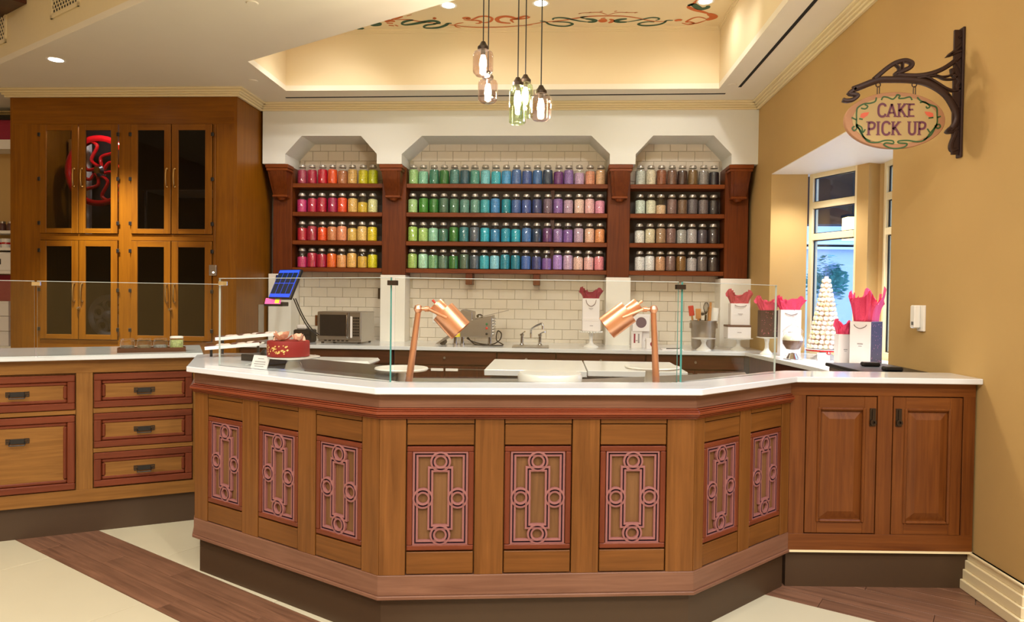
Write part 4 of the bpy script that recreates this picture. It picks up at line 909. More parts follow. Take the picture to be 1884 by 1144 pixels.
for i in range(5):
    x0, x1 = xs[i] + 0.003, xs[i + 1] - 0.003
    o = thing('base_cabinet', ORDL[i], 'cabinet', ((x0 + x1) / 2, 6.95, 0), 0, 'dark base cabinets under the back worktop')
    MB().box(x0, x1, 6.68, 7.28, 0.10, ZB - 0.036).build('carcass', 'dark_wood_v', o)
    MB().box(x0, x1, 6.74, 7.2, 0, 0.10).build('toe_kick', 'kick', o)
    d = MB().box(x0 + 0.004, x1 - 0.004, 6.66, 6.68, 0.70, ZB - 0.045).build('drawer_front', 'dark_wood', o, bevel=0.002)
    MB().lathe([(0, 0), (0.006, 0), (0.008, 0.014), (0.013, 0.02), (0.010, 0.027), (0, 0.028)], 12, T=Matrix.Translation(((x0 + x1) / 2, 6.66, 0.765)) @ Matrix.Rotation(PI / 2, 4, 'X')).build('knob', 'steel', d, True)
    xm = (x0 + x1) / 2
    for a, b, hx in ((x0 + 0.004, xm - 0.002, xm - 0.05), (xm + 0.002, x1 - 0.004, xm + 0.05)):
        q = MB().box(a, b, 6.66, 6.68, 0.105, 0.685).build('door', 'dark_wood_v', o, bevel=0.002)
        MB().box(a + 0.02, b - 0.02, 6.652, 6.66, 0.655, 0.662).build('edge_pull', 'steel', q)
        if i == 1: MB().box(hx - 0.06 + (0.02 if hx > xm else -0.02), hx + 0.06 + (0.02 if hx > xm else -0.02), 6.64, 6.66, 0.64, 0.665).build('white_pull', 'china', q, bevel=0.003)
o = thing('bay_cabinet', 'dark wood cabinet front under the worktop by the window bay', 'cabinet', (1.93, 5.6, 0))
MB().prism([(1.80, 6.60), (1.94, 5.2), (1.94, 4.36), (1.98, 4.36), (1.98, 6.60)], 0.10, ZB - 0.036).build('front', 'dark_wood_v', o)
MB().prism([(1.84, 6.58), (1.96, 5.2), (1.96, 4.36), (1.98, 4.36), (1.98, 6.58)], 0.0, 0.10).build('toe_kick', 'kick', o)
o = thing('lidded_bin', 'grey steel bin with a black lid beside the yellow wall', 'bin', (1.79, 3.98, 0))
MB().box(1.63, 1.955, 3.69, 4.29, 0.0, 0.965).build('body', 'steel', o, bevel=0.006)
MB().box(1.615, 1.965, 3.67, 4.31, 0.965, 0.985).build('lid', 'black', o, bevel=0.004)
for y in (3.86, 4.12): MB().box(1.75, 1.84, y - 0.03, y + 0.03, 0.985, 1.008).build('lid_handle', 'black', o, bevel=0.006)
MB().box(1.60, 1.63, 3.93, 3.97, 0.90, 0.93).build('catch', 'black', o, bevel=0.003)

# island table with marble tops between the counters
o = thing('marble_table', 'steel worktable with two pale marble tops in the middle of the kitchen', 'table', (0.2, 4.7, 0))
MB().box(-0.43, 0.205, 4.36, 5.10, 0.862, 0.90).build('marble_top', 'marble', o, bevel=0.003)
MB().box(0.213, 0.83, 4.42, 5.10, 0.862, 0.90).build('marble_top', 'marble', o, bevel=0.003)
MB().box(-0.40, 0.80, 4.46, 5.06, 0.80, 0.862).build('frame', 'steel', o); MB().box(-0.38, 0.18, 4.48, 5.0, 0.25, 0.80).build('drawer_body', 'steel', o, bevel=0.004)
for x in (-0.38, 0.76):
    for y in (4.48, 5.02): MB().box(x, x + 0.035, y, y + 0.035, 0, 0.80).build('leg', 'steel', o)
o = thing('marble_table', 'steel worktable with a rounded marble top behind the red cake', 'table', (-1.55, 4.9, 0))
MB().box(-2.0, -1.255, 4.74, 5.05, 0.865, 0.90).build('marble_top', 'marble', o, bevel=0.015)
MB().box(-1.98, -1.30, 4.78, 5.02, 0.45, 0.865).build('cabinet_body', 'steel', o)
for x in (-1.97, -1.34):
    for y in (4.79, 4.98): MB().box(x, x + 0.03, y, y + 0.03, 0, 0.45).build('leg', 'steel', o)
o = thing('freezer_chest', 'steel chest with a white lid just behind the red cake', 'freezer', (-1.3, 4.1, 0))
MB().prism([(-1.55, 4.28), (-1.22, 4.33), (-1.10, 3.74), (-1.42, 3.98)], 0.905, 0.93).build('white_lid', 'marble', o, bevel=0.004)
MB().prism([(-1.52, 4.25), (-1.24, 4.29), (-1.13, 3.79), (-1.40, 4.0)], 0.0, 0.905).build('body', 'steel', o)

# microwave
o = thing('microwave', 'stainless steel microwave oven on the back worktop', 'microwave', (-2.10, 7.02, ZB), -0.10)
def loc_part(parent): return dict(parent=parent, local=True)
MB().box(-0.225, 0.225, -0.16, 0.20, 0.015, 0.315).build('casing', 'steel', o, local=True, bevel=0.004)
d = MB().box(-0.222, 0.105, -0.185, -0.162, 0.045, 0.312).build('door', 'steel', o, local=True, bevel=0.003)
MB().box(-0.195, 0.075, -0.188, -0.184, 0.075, 0.285).build('window', 'black_gloss', d, local=True)
MB().tube([(0.092, -0.186, 0.06), (0.092, -0.206, 0.075), (0.092, -0.206, 0.285), (0.092, -0.186, 0.30)], 0.007, 8).build('door_handle', 'chrome', d, True, local=True)
d = MB().box(0.108, 0.222, -0.183, -0.162, 0.045, 0.312).build('control_panel', 'steel', o, local=True, bevel=0.002)
MB().box(0.120, 0.140, -0.185, -0.182, 0.06, 0.27).build('display', 'white_card', d, local=True)
for r in range(7):
    for q in range(3): MB().box(0.148 + q * 0.022, 0.166 + q * 0.022, -0.186, -0.182, 0.075 + r * 0.028, 0.096 + r * 0.028).build('button', 'black', d, local=True)
m = MB()
for k in range(6): m.box(-0.16 + k * 0.045, -0.135 + k * 0.045, -0.164, -0.160, 0.022, 0.034)
m.build('vent', 'black', o, local=True)
for x in (-0.19, 0.19):
    for y in (-0.13, 0.16): MB().lathe([(0, 0), (0.014, 0), (0.014, 0.016), (0, 0.016)], 10, c=(x, y, 0)).build('foot', 'black', o, local=True)

# till: monitor on an arm, card reader, receipt printer, cables
E_ = emit('screen_blue', rgb(40, 80, 235), 1.0); MT['screen_blue'] = E_
MT['screen_dark'] = emit('screen_dark', rgb(18, 34, 52), 0.8)
MT['screen_pink'] = emit('screen_pink', rgb(220, 90, 150), 1.0); MT['screen_yellow'] = emit('screen_yellow', rgb(220, 220, 60), 1.2)
o = thing('till_monitor', 'blue-lit touch screen till monitor on a black wall arm', 'monitor', (-2.535, 6.50, 1.45))
Tm = Matrix.Translation((-2.535, 6.50, 1.45)) @ Matrix.Rotation(-0.50, 4, 'Z') @ Matrix.Rotation(-0.46, 4, 'X')
MB(Tm).box(-0.150, 0.150, 0.0, 0.035, -0.155, 0.155).build('housing', 'black', o, bevel=0.006)
s_ = MB(Tm).box(-0.138, 0.138, -0.003, 0.0, -0.142, 0.142).build('screen', 'screen_blue', o)
m = MB(Tm)
for q in range(4):
    for r in range(2): m.box(-0.134 + q * 0.068, -0.072 + q * 0.068, -0.0045, -0.003, -0.108 + r * 0.114, 0.000 + r * 0.114)
m.build('screen_tiles', 'screen_dark', s_)
m = MB(); m.tube([tuple(Tm @ Vector((0, 0.04, 0))), (-2.62, 6.80, 1.45), (-2.86, 7.28, 1.47)], 0.022, 10); m.build('arm', 'black', o, True)
MB().box(-2.93, -2.80, 7.27, 7.294, 1.36, 1.55).build('wall_plate', 'black', o, bevel=0.004)
o = thing('card_reader', 'small card reader with a pink and yellow display under the till monitor', 'card reader', (-2.66, 6.55, 1.26))
MB().box(-2.735, -2.555, 6.50, 6.66, 1.235, 1.275).build('body', 'black', o, bevel=0.005)
d = MB(Matrix.Translation((-2.645, 6.50, 1.285)) @ Matrix.Rotation(-0.5, 4, 'X')).box(-0.075, 0.075, 0, 0.004, -0.03, 0.03).build('display', 'screen_pink', o)
MB(Matrix.Translation((-2.645, 6.50, 1.285)) @ Matrix.Rotation(-0.5, 4, 'X')).box(0.02, 0.06, -0.002, 0, -0.022, 0.022).build('display_key', 'screen_yellow', d)
m = MB(); m.tube([(-2.70, 6.62, 1.25), (-2.72, 6.72, 1.32), (-2.60, 6.76, 1.43)], 0.012, 8); m.build('arm', 'black', o, True)
o = thing('till_cables', 'pair of black cables hanging from the till monitor to the printer', 'cable', (-2.3, 6.85, ZB))
for k in range(2):
    MB().tube(smooth([(-2.47 + k * 0.02, 6.56, 1.31), (-2.44 + k * 0.02, 6.66, 1.16), (-2.40 + k * 0.025, 6.78, 1.02), (-2.34 + k * 0.03, 6.90, 0.93), (-2.36, 7.1, 0.88)], 6), 0.006, 6).build('cable', 'black', o, True)
o = thing('receipt_printer', 'black receipt printer with white paper next to the microwave', 'printer', (-2.50, 6.98, ZB))
MB().box(-2.60, -2.42, 6.90, 7.08, ZB, 1.00).build('body', 'black', o, bevel=0.012)
MB().box(-2.58, -2.48, 6.93, 7.03, 1.00, 1.045).build('paper', 'white_card', o, bevel=0.012)
MB().box(-2.59, -2.43, 6.894, 6.90, 0.94, 0.955).build('slot', 'slot', o)

# enrobing machine
o = thing('dipping_machine', 'steel confectionery machine with slanted trays on short legs', 'machine', (-0.80, 6.98, ZB))
MB(TY).prism([(-0.995, 0.955), (-0.605, 0.955), (-0.605, 1.165), (-0.80, 1.125), (-0.80, 1.20), (-0.90, 1.225), (-0.995, 1.10)], -7.16, -6.84).build('body', 'steel', o, bevel=0.004)
MB(TY).prism([(-0.805, 1.125), (-0.46, 1.215), (-0.46, 1.221), (-0.805, 1.132)], -7.15, -6.85).build('feed_tray', 'steel', o)
MB(TY).prism([(-0.96, 1.02), (-0.93, 1.00), (-1.135, ZB + 0.012), (-1.165, ZB + 0.012)], -7.08, -6.88).build('outfeed_tray', 'steel', o, bevel=0.003)
MB().cyl((-1.10, 6.90, ZB + 0.025), (-1.10, 7.06, ZB + 0.025), 0.025).build('roller', 'black', o, True)
MB().box(-0.98, -0.915, 6.836, 6.842, 0.955, 0.995).build('warning_label', plain('warning_yellow', rgb(226, 206, 40), 0.5), o)
for x in (-0.97, -0.90, -0.63):
    MB().lathe([(0, 0), (0.024, 0), (0.024, 0.025), (0.017, 0.025), (0.017, 0.09), (0, 0.09)], 12, c=(x, 6.90, ZB)).build('leg', 'chrome', o, True)
for z, cname_, cc_ in ((1.085, 'green_button', rgb(40, 120, 70)), (1.045, 'red_button', rgb(210, 50, 40)), (0.99, 'black_switch', rgb(20, 20, 20))):
    MB().lathe([(0, 0), (0.011, 0), (0.011, 0.012), (0, 0.014)], 12, T=Matrix.Translation((-0.655, 6.84, z)) @ Matrix.Rotation(PI / 2, 4, 'X')).build('button', plain(cname_, cc_, 0.4), o, True)
m = MB()
for k in range(6): m.box(-0.604, -0.592, 6.86, 7.14, 0.985 + k * 0.028, 0.998 + k * 0.028)
m.build('side_louvre', 'pier', o)
MB().lathe([(0, 0), (0.03, 0), (0.035, 0.02), (0.02, 0.035), (0, 0.038)], 16, c=(-0.74, 6.98, 1.142)).build('crank_knob', 'chrome', o, True)
o = thing('power_cord', 'black power cord coiled under the confectionery machine', 'cable', (-0.7, 7.0, ZB))
MB().tube(smooth([(-0.88, 7.10, 0.95), (-0.80, 7.02, 0.88), (-0.70, 6.94, 0.875), (-0.60, 6.90, 0.885), (-0.53, 6.90, 0.93), (-0.52, 6.94, 0.99), (-0.56, 6.98, 1.01), (-0.57, 7.0, 0.92), (-0.50, 6.93, 0.878), (-0.62, 6.86, 0.878), (-0.78, 6.92, 0.90), (-0.86, 6.92, 0.94)], 6), 0.006, 6).build('cord', 'black', o, True)

# faucet and sink
o = thing('faucet', 'chrome bridge faucet with two lever handles over a steel sink rim', 'faucet', (-0.23, 7.05, ZB))
MB().box(-0.40, -0.05, 6.70, 7.0, ZB + 0.001, ZB + 0.008).build('sink_rim', 'steel', o, bevel=0.002)
for x in (-0.32, -0.14):
    MB().lathe([(0, 0), (0.030, 0), (0.022, 0.012), (0.015, 0.02), (0.015, 0.09), (0.021, 0.095), (0.021, 0.115), (0, 0.12)], 14, c=(x, 7.05, ZB)).build('tap_post', 'chrome', o, True)
    MB().tube([(x, 7.05, ZB + 0.118), (x + (0.02 if x < -0.2 else 0.03), 7.02, ZB + 0.135), (x + (0.03 if x < -0.2 else 0.05), 6.99, ZB + 0.14)], 0.006, 8).build('lever', 'chrome', o, True)
MB().tube([(-0.32, 7.05, ZB + 0.07), (-0.14, 7.05, ZB + 0.07)], 0.009, 8).build('bridge', 'chrome', o, True)
MB().tube(smooth([(-0.23, 7.05, ZB + 0.07), (-0.23, 7.05, ZB + 0.15), (-0.21, 6.98, ZB + 0.18), (-0.14, 6.90, ZB + 0.22), (-0.115, 6.87, ZB + 0.22), (-0.11, 6.865, ZB + 0.17)], 5), 0.010, 10).build('spout', 'chrome', o, True)

# ================================================================ cake stands, boxes and gift bags
def cake_stand(label, x, y, z, r, h, foot=0.075, stem=0.018, lipz=0.0, mat='china', scallop=False, name='cake_stand'):
    o = thing(name, label, 'cake stand', (x, y, z))
    MB().lathe([(0, 0), (foot, 0), (foot, 0.006), (foot * 0.8, 0.016), (stem * 1.5, 0.035), (stem, 0.055), (stem * 0.9, h * 0.6), (stem * 1.3, h - 0.02), (stem * 2.2, h - 0.012), (0, h - 0.012)], 28).build('pedestal', mat, o, True, local=True)
    MB().lathe([(0, h - 0.013), (r * 0.6, h - 0.013), (r, h - 0.006), (r + 0.002, h - 0.001 + lipz), (r - 0.006, h + lipz), (r - 0.012, h - 0.001), (0, h - 0.001)], 36).build('plate', mat, o, True, local=True)
    if scallop:
        m = MB()
        for k in range(24):
            a = 2 * PI * k / 24; m.lathe([(0, -0.010), (0.009, -0.007), (0.011, 0), (0.009, 0.006), (0, 0.008)], 8, c=(r * math.cos(a), r * math.sin(a), h - 0.008))
        m.build('scalloped_edge', mat, o, True, local=True)
    return o
def card_box(label, x, y, z, w, d, h, ribbon=None, rz=0.0, name='cake_box', side=None):
    o = thing(name, label, 'box', (x, y, z), rz)
    MB().box(-w / 2, w / 2, -d / 2, d / 2, 0, h * 0.86).build('carton', 'white_card', o, local=True, bevel=0.0015)
    MB().box(-w / 2 - 0.002, w / 2 + 0.002, -d / 2 - 0.002, d / 2 + 0.002, h * 0.86, h).build('lid', ribbon or 'white_card', o, local=True, bevel=0.001)
    MB().box(-w * 0.09, w * 0.09, -d / 2 - 0.0012, -d / 2, h * 0.42, h * 0.47).build('logo_print', 'grey_print', o, local=True)
    return o
def tissue_mesh(w, d, h, flare, seed, n=36):
    """crumpled sheets spreading out of a bag mouth, with a few folded corners standing up"""
    rnd = random.Random(seed); m = MB()
    for layer in range(3):
        vs, fs = [], []; ph = rnd.random() * 6; rows = 7; sc_ = 1 - 0.24 * layer
        for i in range(rows):
            t = i / (rows - 1)
            for k in range(n):
                a = 2 * PI * k / n; ca, sa = math.cos(a), math.sin(a)
                ex = abs(ca) ** 0.6 * (1 if ca > 0 else -1); ey = abs(sa) ** 0.6 * (1 if sa > 0 else -1)
                fold = 1 + 0.10 * t * math.sin(9 * a + ph) + 0.06 * t * math.sin(17 * a + 2 * ph)
                q = (1 + flare * t ** 1.2) * fold * sc_
                corner = 0.26 * math.cos(4 * (a - PI / 4) + ph * 0.3) + 0.14 * math.sin(5 * a + ph) + 0.05 * rnd.uniform(-1, 1)
                vs.append((ex * w * 0.46 * q, ey * d * 0.46 * q + 0.004 * math.sin(13 * a + 5 * t + ph), h * t * (1 + corner * t ** 2) * (1 - 0.12 * layer)))
        for i in range(rows - 1):
            for k in range(n): fs.append((i * n + k, i * n + (k + 1) % n, (i + 1) * n + (k + 1) % n, (i + 1) * n + k))
        m.add(vs, fs)
    return m
def gift_bag(label, x, y, z, w, d, h, rz=0.0, front='white_card', sides='white_card', tis='tissue', th=0.1, flare=0.5, seed=1, dots=False, handle=True, dots_side=False):
    o = thing('gift_bag', label, 'gift bag', (x, y, z), rz)
    b = MB().box(-w / 2, w / 2, -d / 2, d / 2, 0, h); b.m = [1, 1, 0, 1, 0, 1]
    b.build('paper_bag', [front, sides], o, local=True, bevel=0.001)
    rnd = random.Random(seed)
    def dot_field(face):
        m = MB()
        for _ in range(34):
            u, v, r = rnd.uniform(-0.44, 0.44), rnd.uniform(0.04, 0.96), rnd.uniform(0.0022, 0.0042)
            T = Matrix.Translation((u * w, -d / 2 - 0.0008, v * h)) if face == 'f' else Matrix.Translation((w / 2 * face, u * d, v * h)) @ Matrix.Rotation(PI / 2, 4, 'Z')
            if face != 'f': T = Matrix.Translation((0.0008 * face, 0, 0)) @ T
            m.add([(r * math.cos(2 * PI * k / 7), 0, r * math.sin(2 * PI * k / 7)) for k in range(7)], [tuple(range(7))], 0, T)
        m.build('printed_dots', 'pink_dot', o, local=True)
    if dots: dot_field('f')
    if dots_side: dot_field(-1); dot_field(1)
    if not dots:
        m = MB(); m.box(-w * 0.13, w * 0.13, -d / 2 - 0.0012, -d / 2, h * 0.50, h * 0.525); m.box(-w * 0.08, w * 0.08, -d / 2 - 0.0012, -d / 2, h * 0.455, h * 0.47)
        m.build('logo_print', 'grey_print', o, local=True)
    if handle:
        y0 = -d / 2 - 0.003
        MB().tube(smooth([(-w * 0.30, y0, h * 0.93), (-w * 0.22, y0 - 0.004, h * (handle + 0.35 * (0.95 - handle))), (0, y0 - 0.006, h * handle), (w * 0.22, y0 - 0.004, h * (handle + 0.35 * (0.95 - handle))), (w * 0.30, y0, h * 0.93)], 5), 0.0025, 6).build('cord_handle', 'ribbon_brown', o, True, local=True)
    t = tissue_mesh(w, d, th, flare, seed); t.T = I4
    q = t.build('tissue_paper', tis, o, local=True); q.location = (0, 0, h * 0.985)
    return o
cake_stand('white scalloped cake stand carrying a box and bag left of the right copper lamp', 0.36, 6.95, ZB, 0.105, 0.16, scallop=True)
card_box('white cake box on the scalloped cake stand', 0.36, 6.95, ZB + 0.161, 0.175, 0.14, 0.115)
gift_bag('white gift bag with wine-red tissue on top of a cake box', 0.355, 6.95, ZB + 0.277, 0.165, 0.09, 0.20, tis='tissue_wine', th=0.085, flare=0.45, seed=3, handle=0.62)
# small packages by the second pier
o = card_box('white package showing a round grey picture, on top of slimmer packs', 0.835, 6.95, ZB + 0.165, 0.165, 0.10, 0.165, rz=0.12)
MB().lathe([(0, 0), (0.052, 0), (0.052, 0.001), (0, 0.001)], 28, T=Matrix.Translation((0.0, -0.0505, 0.085)) @ Matrix.Rotation(PI / 2, 4, 'X')).build('picture_print', plain('print_grey', rgb(110, 88, 98), 0.5), o, local=True)
o = card_box('slim upright white pack with maroon printing beside the pier', 0.80, 6.95, ZB, 0.10, 0.08, 0.165)
for dx, c_ in ((-0.02, 'tissue_wine'), (0.02, 'grey_print')): MB().box(dx - 0.008, dx + 0.008, -0.0412, -0.04, 0.05, 0.14).build('stripe_print', c_, o, local=True)
card_box('plain pale pack standing behind the package with the round maroon mark', 0.89, 6.98, ZB, 0.075, 0.06, 0.164)
o = card_box('small white box with a round maroon mark beside the right copper lamp', 0.935, 6.86, ZB, 0.105, 0.08, 0.10)
MB().lathe([(0, 0), (0.026, 0), (0.026, 0.001), (0, 0.001)], 24, T=Matrix.Translation((0.01, -0.0405, 0.048)) @ Matrix.Rotation(PI / 2, 4, 'X')).build('round_mark', 'tissue_wine', o, local=True)
# notepad and pen
o = thing('notepad', 'open white notepad with a dark pen on the back worktop', 'notepad', (1.13, 6.80, ZB))
MB().box(1.02, 1.22, 6.72, 6.86, ZB, ZB + 0.008).build('pages', 'white_card', o); MB().cyl((1.06, 6.74, ZB + 0.012), (1.19, 6.78, ZB + 0.012), 0.004).build('pen', 'black', o, True)
# galvanised bucket with utensils
o = thing('metal_bucket', 'ribbed galvanised bucket holding kitchen utensils', 'bucket', (1.455, 7.0, ZB))
prof = [(0, 0), (0.105, 0)]
for k in range(12): prof += [(0.105 + k * 0.0015 + (0.003 if k % 2 else 0), k * 0.022 + 0.004)]
MB().lathe(prof + [(0.128, 0.27), (0.128, 0.276), (0.120, 0.276), (0.112, 0.02), (0, 0.02)], 32).build('pail', 'steel', o, True, local=True)
for s_ in (-1, 1): MB().box(s_ * 0.125 - 0.008, s_ * 0.125 + 0.008, -0.02, 0.02, 0.20, 0.25).build('ear', 'steel', o, local=True, bevel=0.003)
def utensil(label, x, y, ax, ay, L, kind, mat, cat='utensil'):
    o = thing('kitchen_utensil', label, cat, (x, y, ZB + 0.022), 0, 'utensils in the galvanised bucket'); o.rotation_euler = (ay, ax, 0)
    MB().cyl((0, 0, 0), (0, 0, L), 0.008, 0.010, 10).build('handle', mat[0], o, True, local=True)
    if kind == 'spatula': MB().box(-0.026, 0.026, -0.004, 0.004, L, L + 0.10).build('blade', mat[1], o, local=True, bevel=0.004)
    elif kind == 'pin': MB().lathe([(0, L - 0.02), (0.022, L - 0.01), (0.024, L + 0.14), (0.012, L + 0.15), (0.012, L + 0.19), (0, L + 0.195)], 16).build('roller', mat[1], o, True, local=True)
    elif kind == 'whisk':
        m = MB()
        for k in range(4):
            a = PI * k / 4; m.tube(smooth([(0, 0, L), (0.025 * math.cos(a), 0.025 * math.sin(a), L + 0.06), (0.018 * math.cos(a), 0.018 * math.sin(a), L + 0.11), (0, 0, L + 0.12), (-0.018 * math.cos(a), -0.018 * math.sin(a), L + 0.11), (-0.025 * math.cos(a), -0.025 * math.sin(a), L + 0.06), (0, 0, L)], 3), 0.002, 5)
        m.build('wires', mat[1], o, local=True)
    elif kind == 'ladle': MB().lathe([(0, -0.03), (0.025, -0.022), (0.036, 0), (0.033, 0), (0.02, -0.016), (0, -0.02)], 16, c=(0.02, 0, L + 0.03)).build('bowl', mat[1], o, True, local=True)
    elif kind == 'jug': MB().lathe([(0, 0), (0.036, 0), (0.042, 0.13), (0.038, 0.13), (0.03, 0.01), (0, 0.01)], 20, c=(0, 0, L - 0.02)).build('cup', mat[1], o, True, local=True)
MT['red_plastic'] = plain('red_plastic', rgb(190, 52, 40), 0.4); MT['beech'] = wood('beech', rgb(176, 116, 60), rgb(208, 150, 92), 'v'); MT['grey_plastic'] = plain('grey_plastic', rgb(100, 98, 96), 0.4)
utensil('red spatula leaning left in the bucket', 1.385, 7.0, -0.14, 0.0, 0.30, 'spatula', ('beech', 'red_plastic'))
utensil('wide pale wooden spatula in the bucket next to the red one', 1.405, 6.97, -0.03, 0.05, 0.27, 'spatula', ('beech', 'beech'))
utensil('grey ladle in the bucket', 1.43, 7.02, 0.0, -0.05, 0.30, 'ladle', ('grey_plastic', 'grey_plastic'))
utensil('wire whisk in the middle of the bucket', 1.46, 6.97, 0.02, 0.06, 0.31, 'whisk', ('bronze', 'bronze'))
utensil('brown wooden rolling pin, tallest thing in the bucket', 1.50, 7.0, 0.05, 0.0, 0.24, 'pin', ('beech', 'beech'))
utensil('white cup with a wooden handle at the right of the bucket', 1.53, 6.99, 0.10, 0.0, 0.27, 'jug', ('beech', 'china'))
cake_stand('low white cake stand in front of the galvanised bucket', 1.42, 6.80, ZB, 0.11, 0.115, foot=0.07, stem=0.022)
cake_stand('white cake stand under the tied cake box next to the corner', 1.77, 6.90, ZB, 0.132, 0.115, foot=0.075)
card_box('white cake box with a brown ribbon edge, on the cake stand near the corner', 1.755, 6.90, ZB + 0.116, 0.215, 0.17, 0.125, ribbon='ribbon_brown')
gift_bag('white gift bag with rose tissue standing on the ribboned cake box', 1.77, 6.90, ZB + 0.242, 0.18, 0.10, 0.205, tis='tissue_red', th=0.105, flare=0.42, seed=8, handle=0.85)
cake_stand('tall white cake stand under the dark dotted bag', 1.895, 6.42, ZB, 0.09, 0.155, foot=0.06)
gift_bag('dark chocolate gift bag with pink dots and bright pink tissue', 1.90, 6.42, ZB + 0.157, 0.155, 0.085, 0.235, front='paper_choc', sides='paper_choc', tis='tissue', th=0.10, flare=0.55, seed=4, dots=True, handle=False)
gift_bag('tall white gift bag with bright pink tissue behind the lidded glass jar', 2.05, 6.30, ZB, 0.175, 0.08, 0.40, tis='tissue', th=0.10, flare=0.55, seed=5, handle=0.89)
gift_bag('large white gift bag with dotted dark sides at the wall edge', 2.30, 5.36, ZB, 0.15, 0.20, 0.335, rz=-0.80, sides='paper_choc', tis='tissue', th=0.19, flare=0.42, seed=6, dots_side=True, handle=0.85)
gift_bag('small white gift bag with ruffled pink tissue beside the macaron tower', 2.17, 5.44, ZB, 0.105, 0.08, 0.235, tis='tissue', th=0.09, flare=0.35, seed=9, handle=False)
o = thing('white_dish', 'small white dish with orange sweets on the bay worktop', 'dish', (2.05, 5.05, ZB))
MB().lathe([(0, 0), (0.03, 0), (0.055, 0.03), (0.05, 0.03), (0.028, 0.006), (0, 0.006)], 20).build('bowl', 'china', o, True, local=True)
MB().lathe([(0, 0.012), (0.035, 0.014), (0.03, 0.03), (0, 0.036)], 14).build('sweets', plain('orange_sweets', rgb(240, 170, 60), 0.4, scale=80, var=0.3), o, True, local=True)

# apothecary jar
o = thing('apothecary_jar', 'round lidded glass jar with layered brown and white sweets', 'jar', (1.95, 5.90, ZB))
MB().lathe([(0, 0), (0.072, 0), (0.070, 0.012), (0.058, 0.03), (0.050, 0.055), (0.072, 0.085), (0.088, 0.13), (0.088, 0.17), (0.074, 0.20), (0.072, 0.215), (0.078, 0.22)], 28).build('glass_body', 'jar_glass', o, True, local=True)
MB().lathe([(0.080, 0.22), (0.078, 0.235), (0.05, 0.265), (0.016, 0.285), (0.012, 0.30), (0.024, 0.32), (0.020, 0.345), (0, 0.352)], 28).build('glass_lid', 'jar_glass', o, True, local=True)
MB().lathe([(0, 0.075), (0.05, 0.085), (0.078, 0.13), (0.080, 0.155), (0, 0.158)], 24).build('brown_layer', plain('choc_layer', rgb(120, 88, 70), 0.4, var=0.3, scale=90), o, True, local=True)
MB().lathe([(0, 0.158), (0.079, 0.157), (0.078, 0.17), (0.066, 0.195), (0.04, 0.215), (0, 0.222)], 24).build('white_layer', plain('cream_layer', rgb(226, 220, 190), 0.5, var=0.2, scale=90), o, True, local=True)
MB().lathe([(0, 0.006), (0.05, 0.008), (0.03, 0.05), (0, 0.06)], 20).build('silver_foot_core', 'chrome', o, True, local=True)

# macaron tower
cake_stand('white stand with a red ribbon under the macaron tower', 2.245, 6.0, ZB, 0.155, 0.085, foot=0.11, stem=0.04)
o = thing('macaron_tower', 'tall cone of pale pastel macarons in front of the window', 'dessert tower', (2.245, 6.0, ZB + 0.086))
MB().lathe([(0, 0), (0.095, 0), (0.02, 0.56), (0, 0.575)], 24).build('cone', plain('tower_cone', rgb(236, 214, 196), 0.6), o, True, local=True)
mac = MB(); mac.lathe([(0, -0.013), (0.014, -0.012), (0.018, -0.006), (0.018, -0.003), (0, -0.003)], 10, 0); mac.lathe([(0, -0.003), (0.016, -0.003), (0.016, 0.003), (0, 0.003)], 10, 1); mac.lathe([(0, 0.003), (0.018, 0.003), (0.018, 0.006), (0.014, 0.012), (0, 0.013)], 10, 0)
mcs = []
for nm, c_ in (('macaron_cream', rgb(250, 232, 206)), ('macaron_pink', rgb(250, 214, 206)), ('macaron_yellow', rgb(244, 232, 180)), ('macaron_peach', rgb(246, 206, 160))):
    MT[nm] = plain(nm, c_, 0.6); q = mac.build('macaron', [nm, 'china'], None, True); mcs.append(q.data); bpy.data.objects.remove(q)
rows = 15
for i in range(rows):
    t = i / (rows - 1); r = 0.105 * (1 - t) + 0.022; zz = 0.02 + 0.54 * t; n = max(5, int(2 * PI * r / 0.039))
    for k in range(n):
        a = 2 * PI * (k + 0.5 * (i % 2)) / n
        q = inst('macaron', mcs[3 if i == 9 else random.choice((0, 0, 1, 2))], o, (r * math.cos(a), r * math.sin(a), zz), (0, PI / 2 - 0.15, a))
        if len([1]) and i == 0 and k == 0: pass
inst('macaron', mcs[0], o, (0, 0, 0.585))
m = MB(); m.sweep(circ(0, 0, 0.152, 40), [(-0.003, -0.006), (-0.003, 0.006), (0.003, 0.006), (0.003, -0.006), (-0.003, -0.006)], True, T=Matrix.Rotation(PI / 2, 4, 'X')); q = m.build('red_ribbon', 'red_gloss', o, local=True); q.location = (0, 0, -0.012)
o = card_box('little white card box with a red bow before the macaron tower', 2.16, 5.80, ZB, 0.09, 0.07, 0.06, rz=-0.3)
MB().lathe([(0, 0), (0.014, 0.004), (0.020, 0.014), (0.012, 0.024), (0, 0.02)], 10, c=(0.035, -0.03, 0.05)).build('red_bow', 'red_gloss', o, True, local=True)

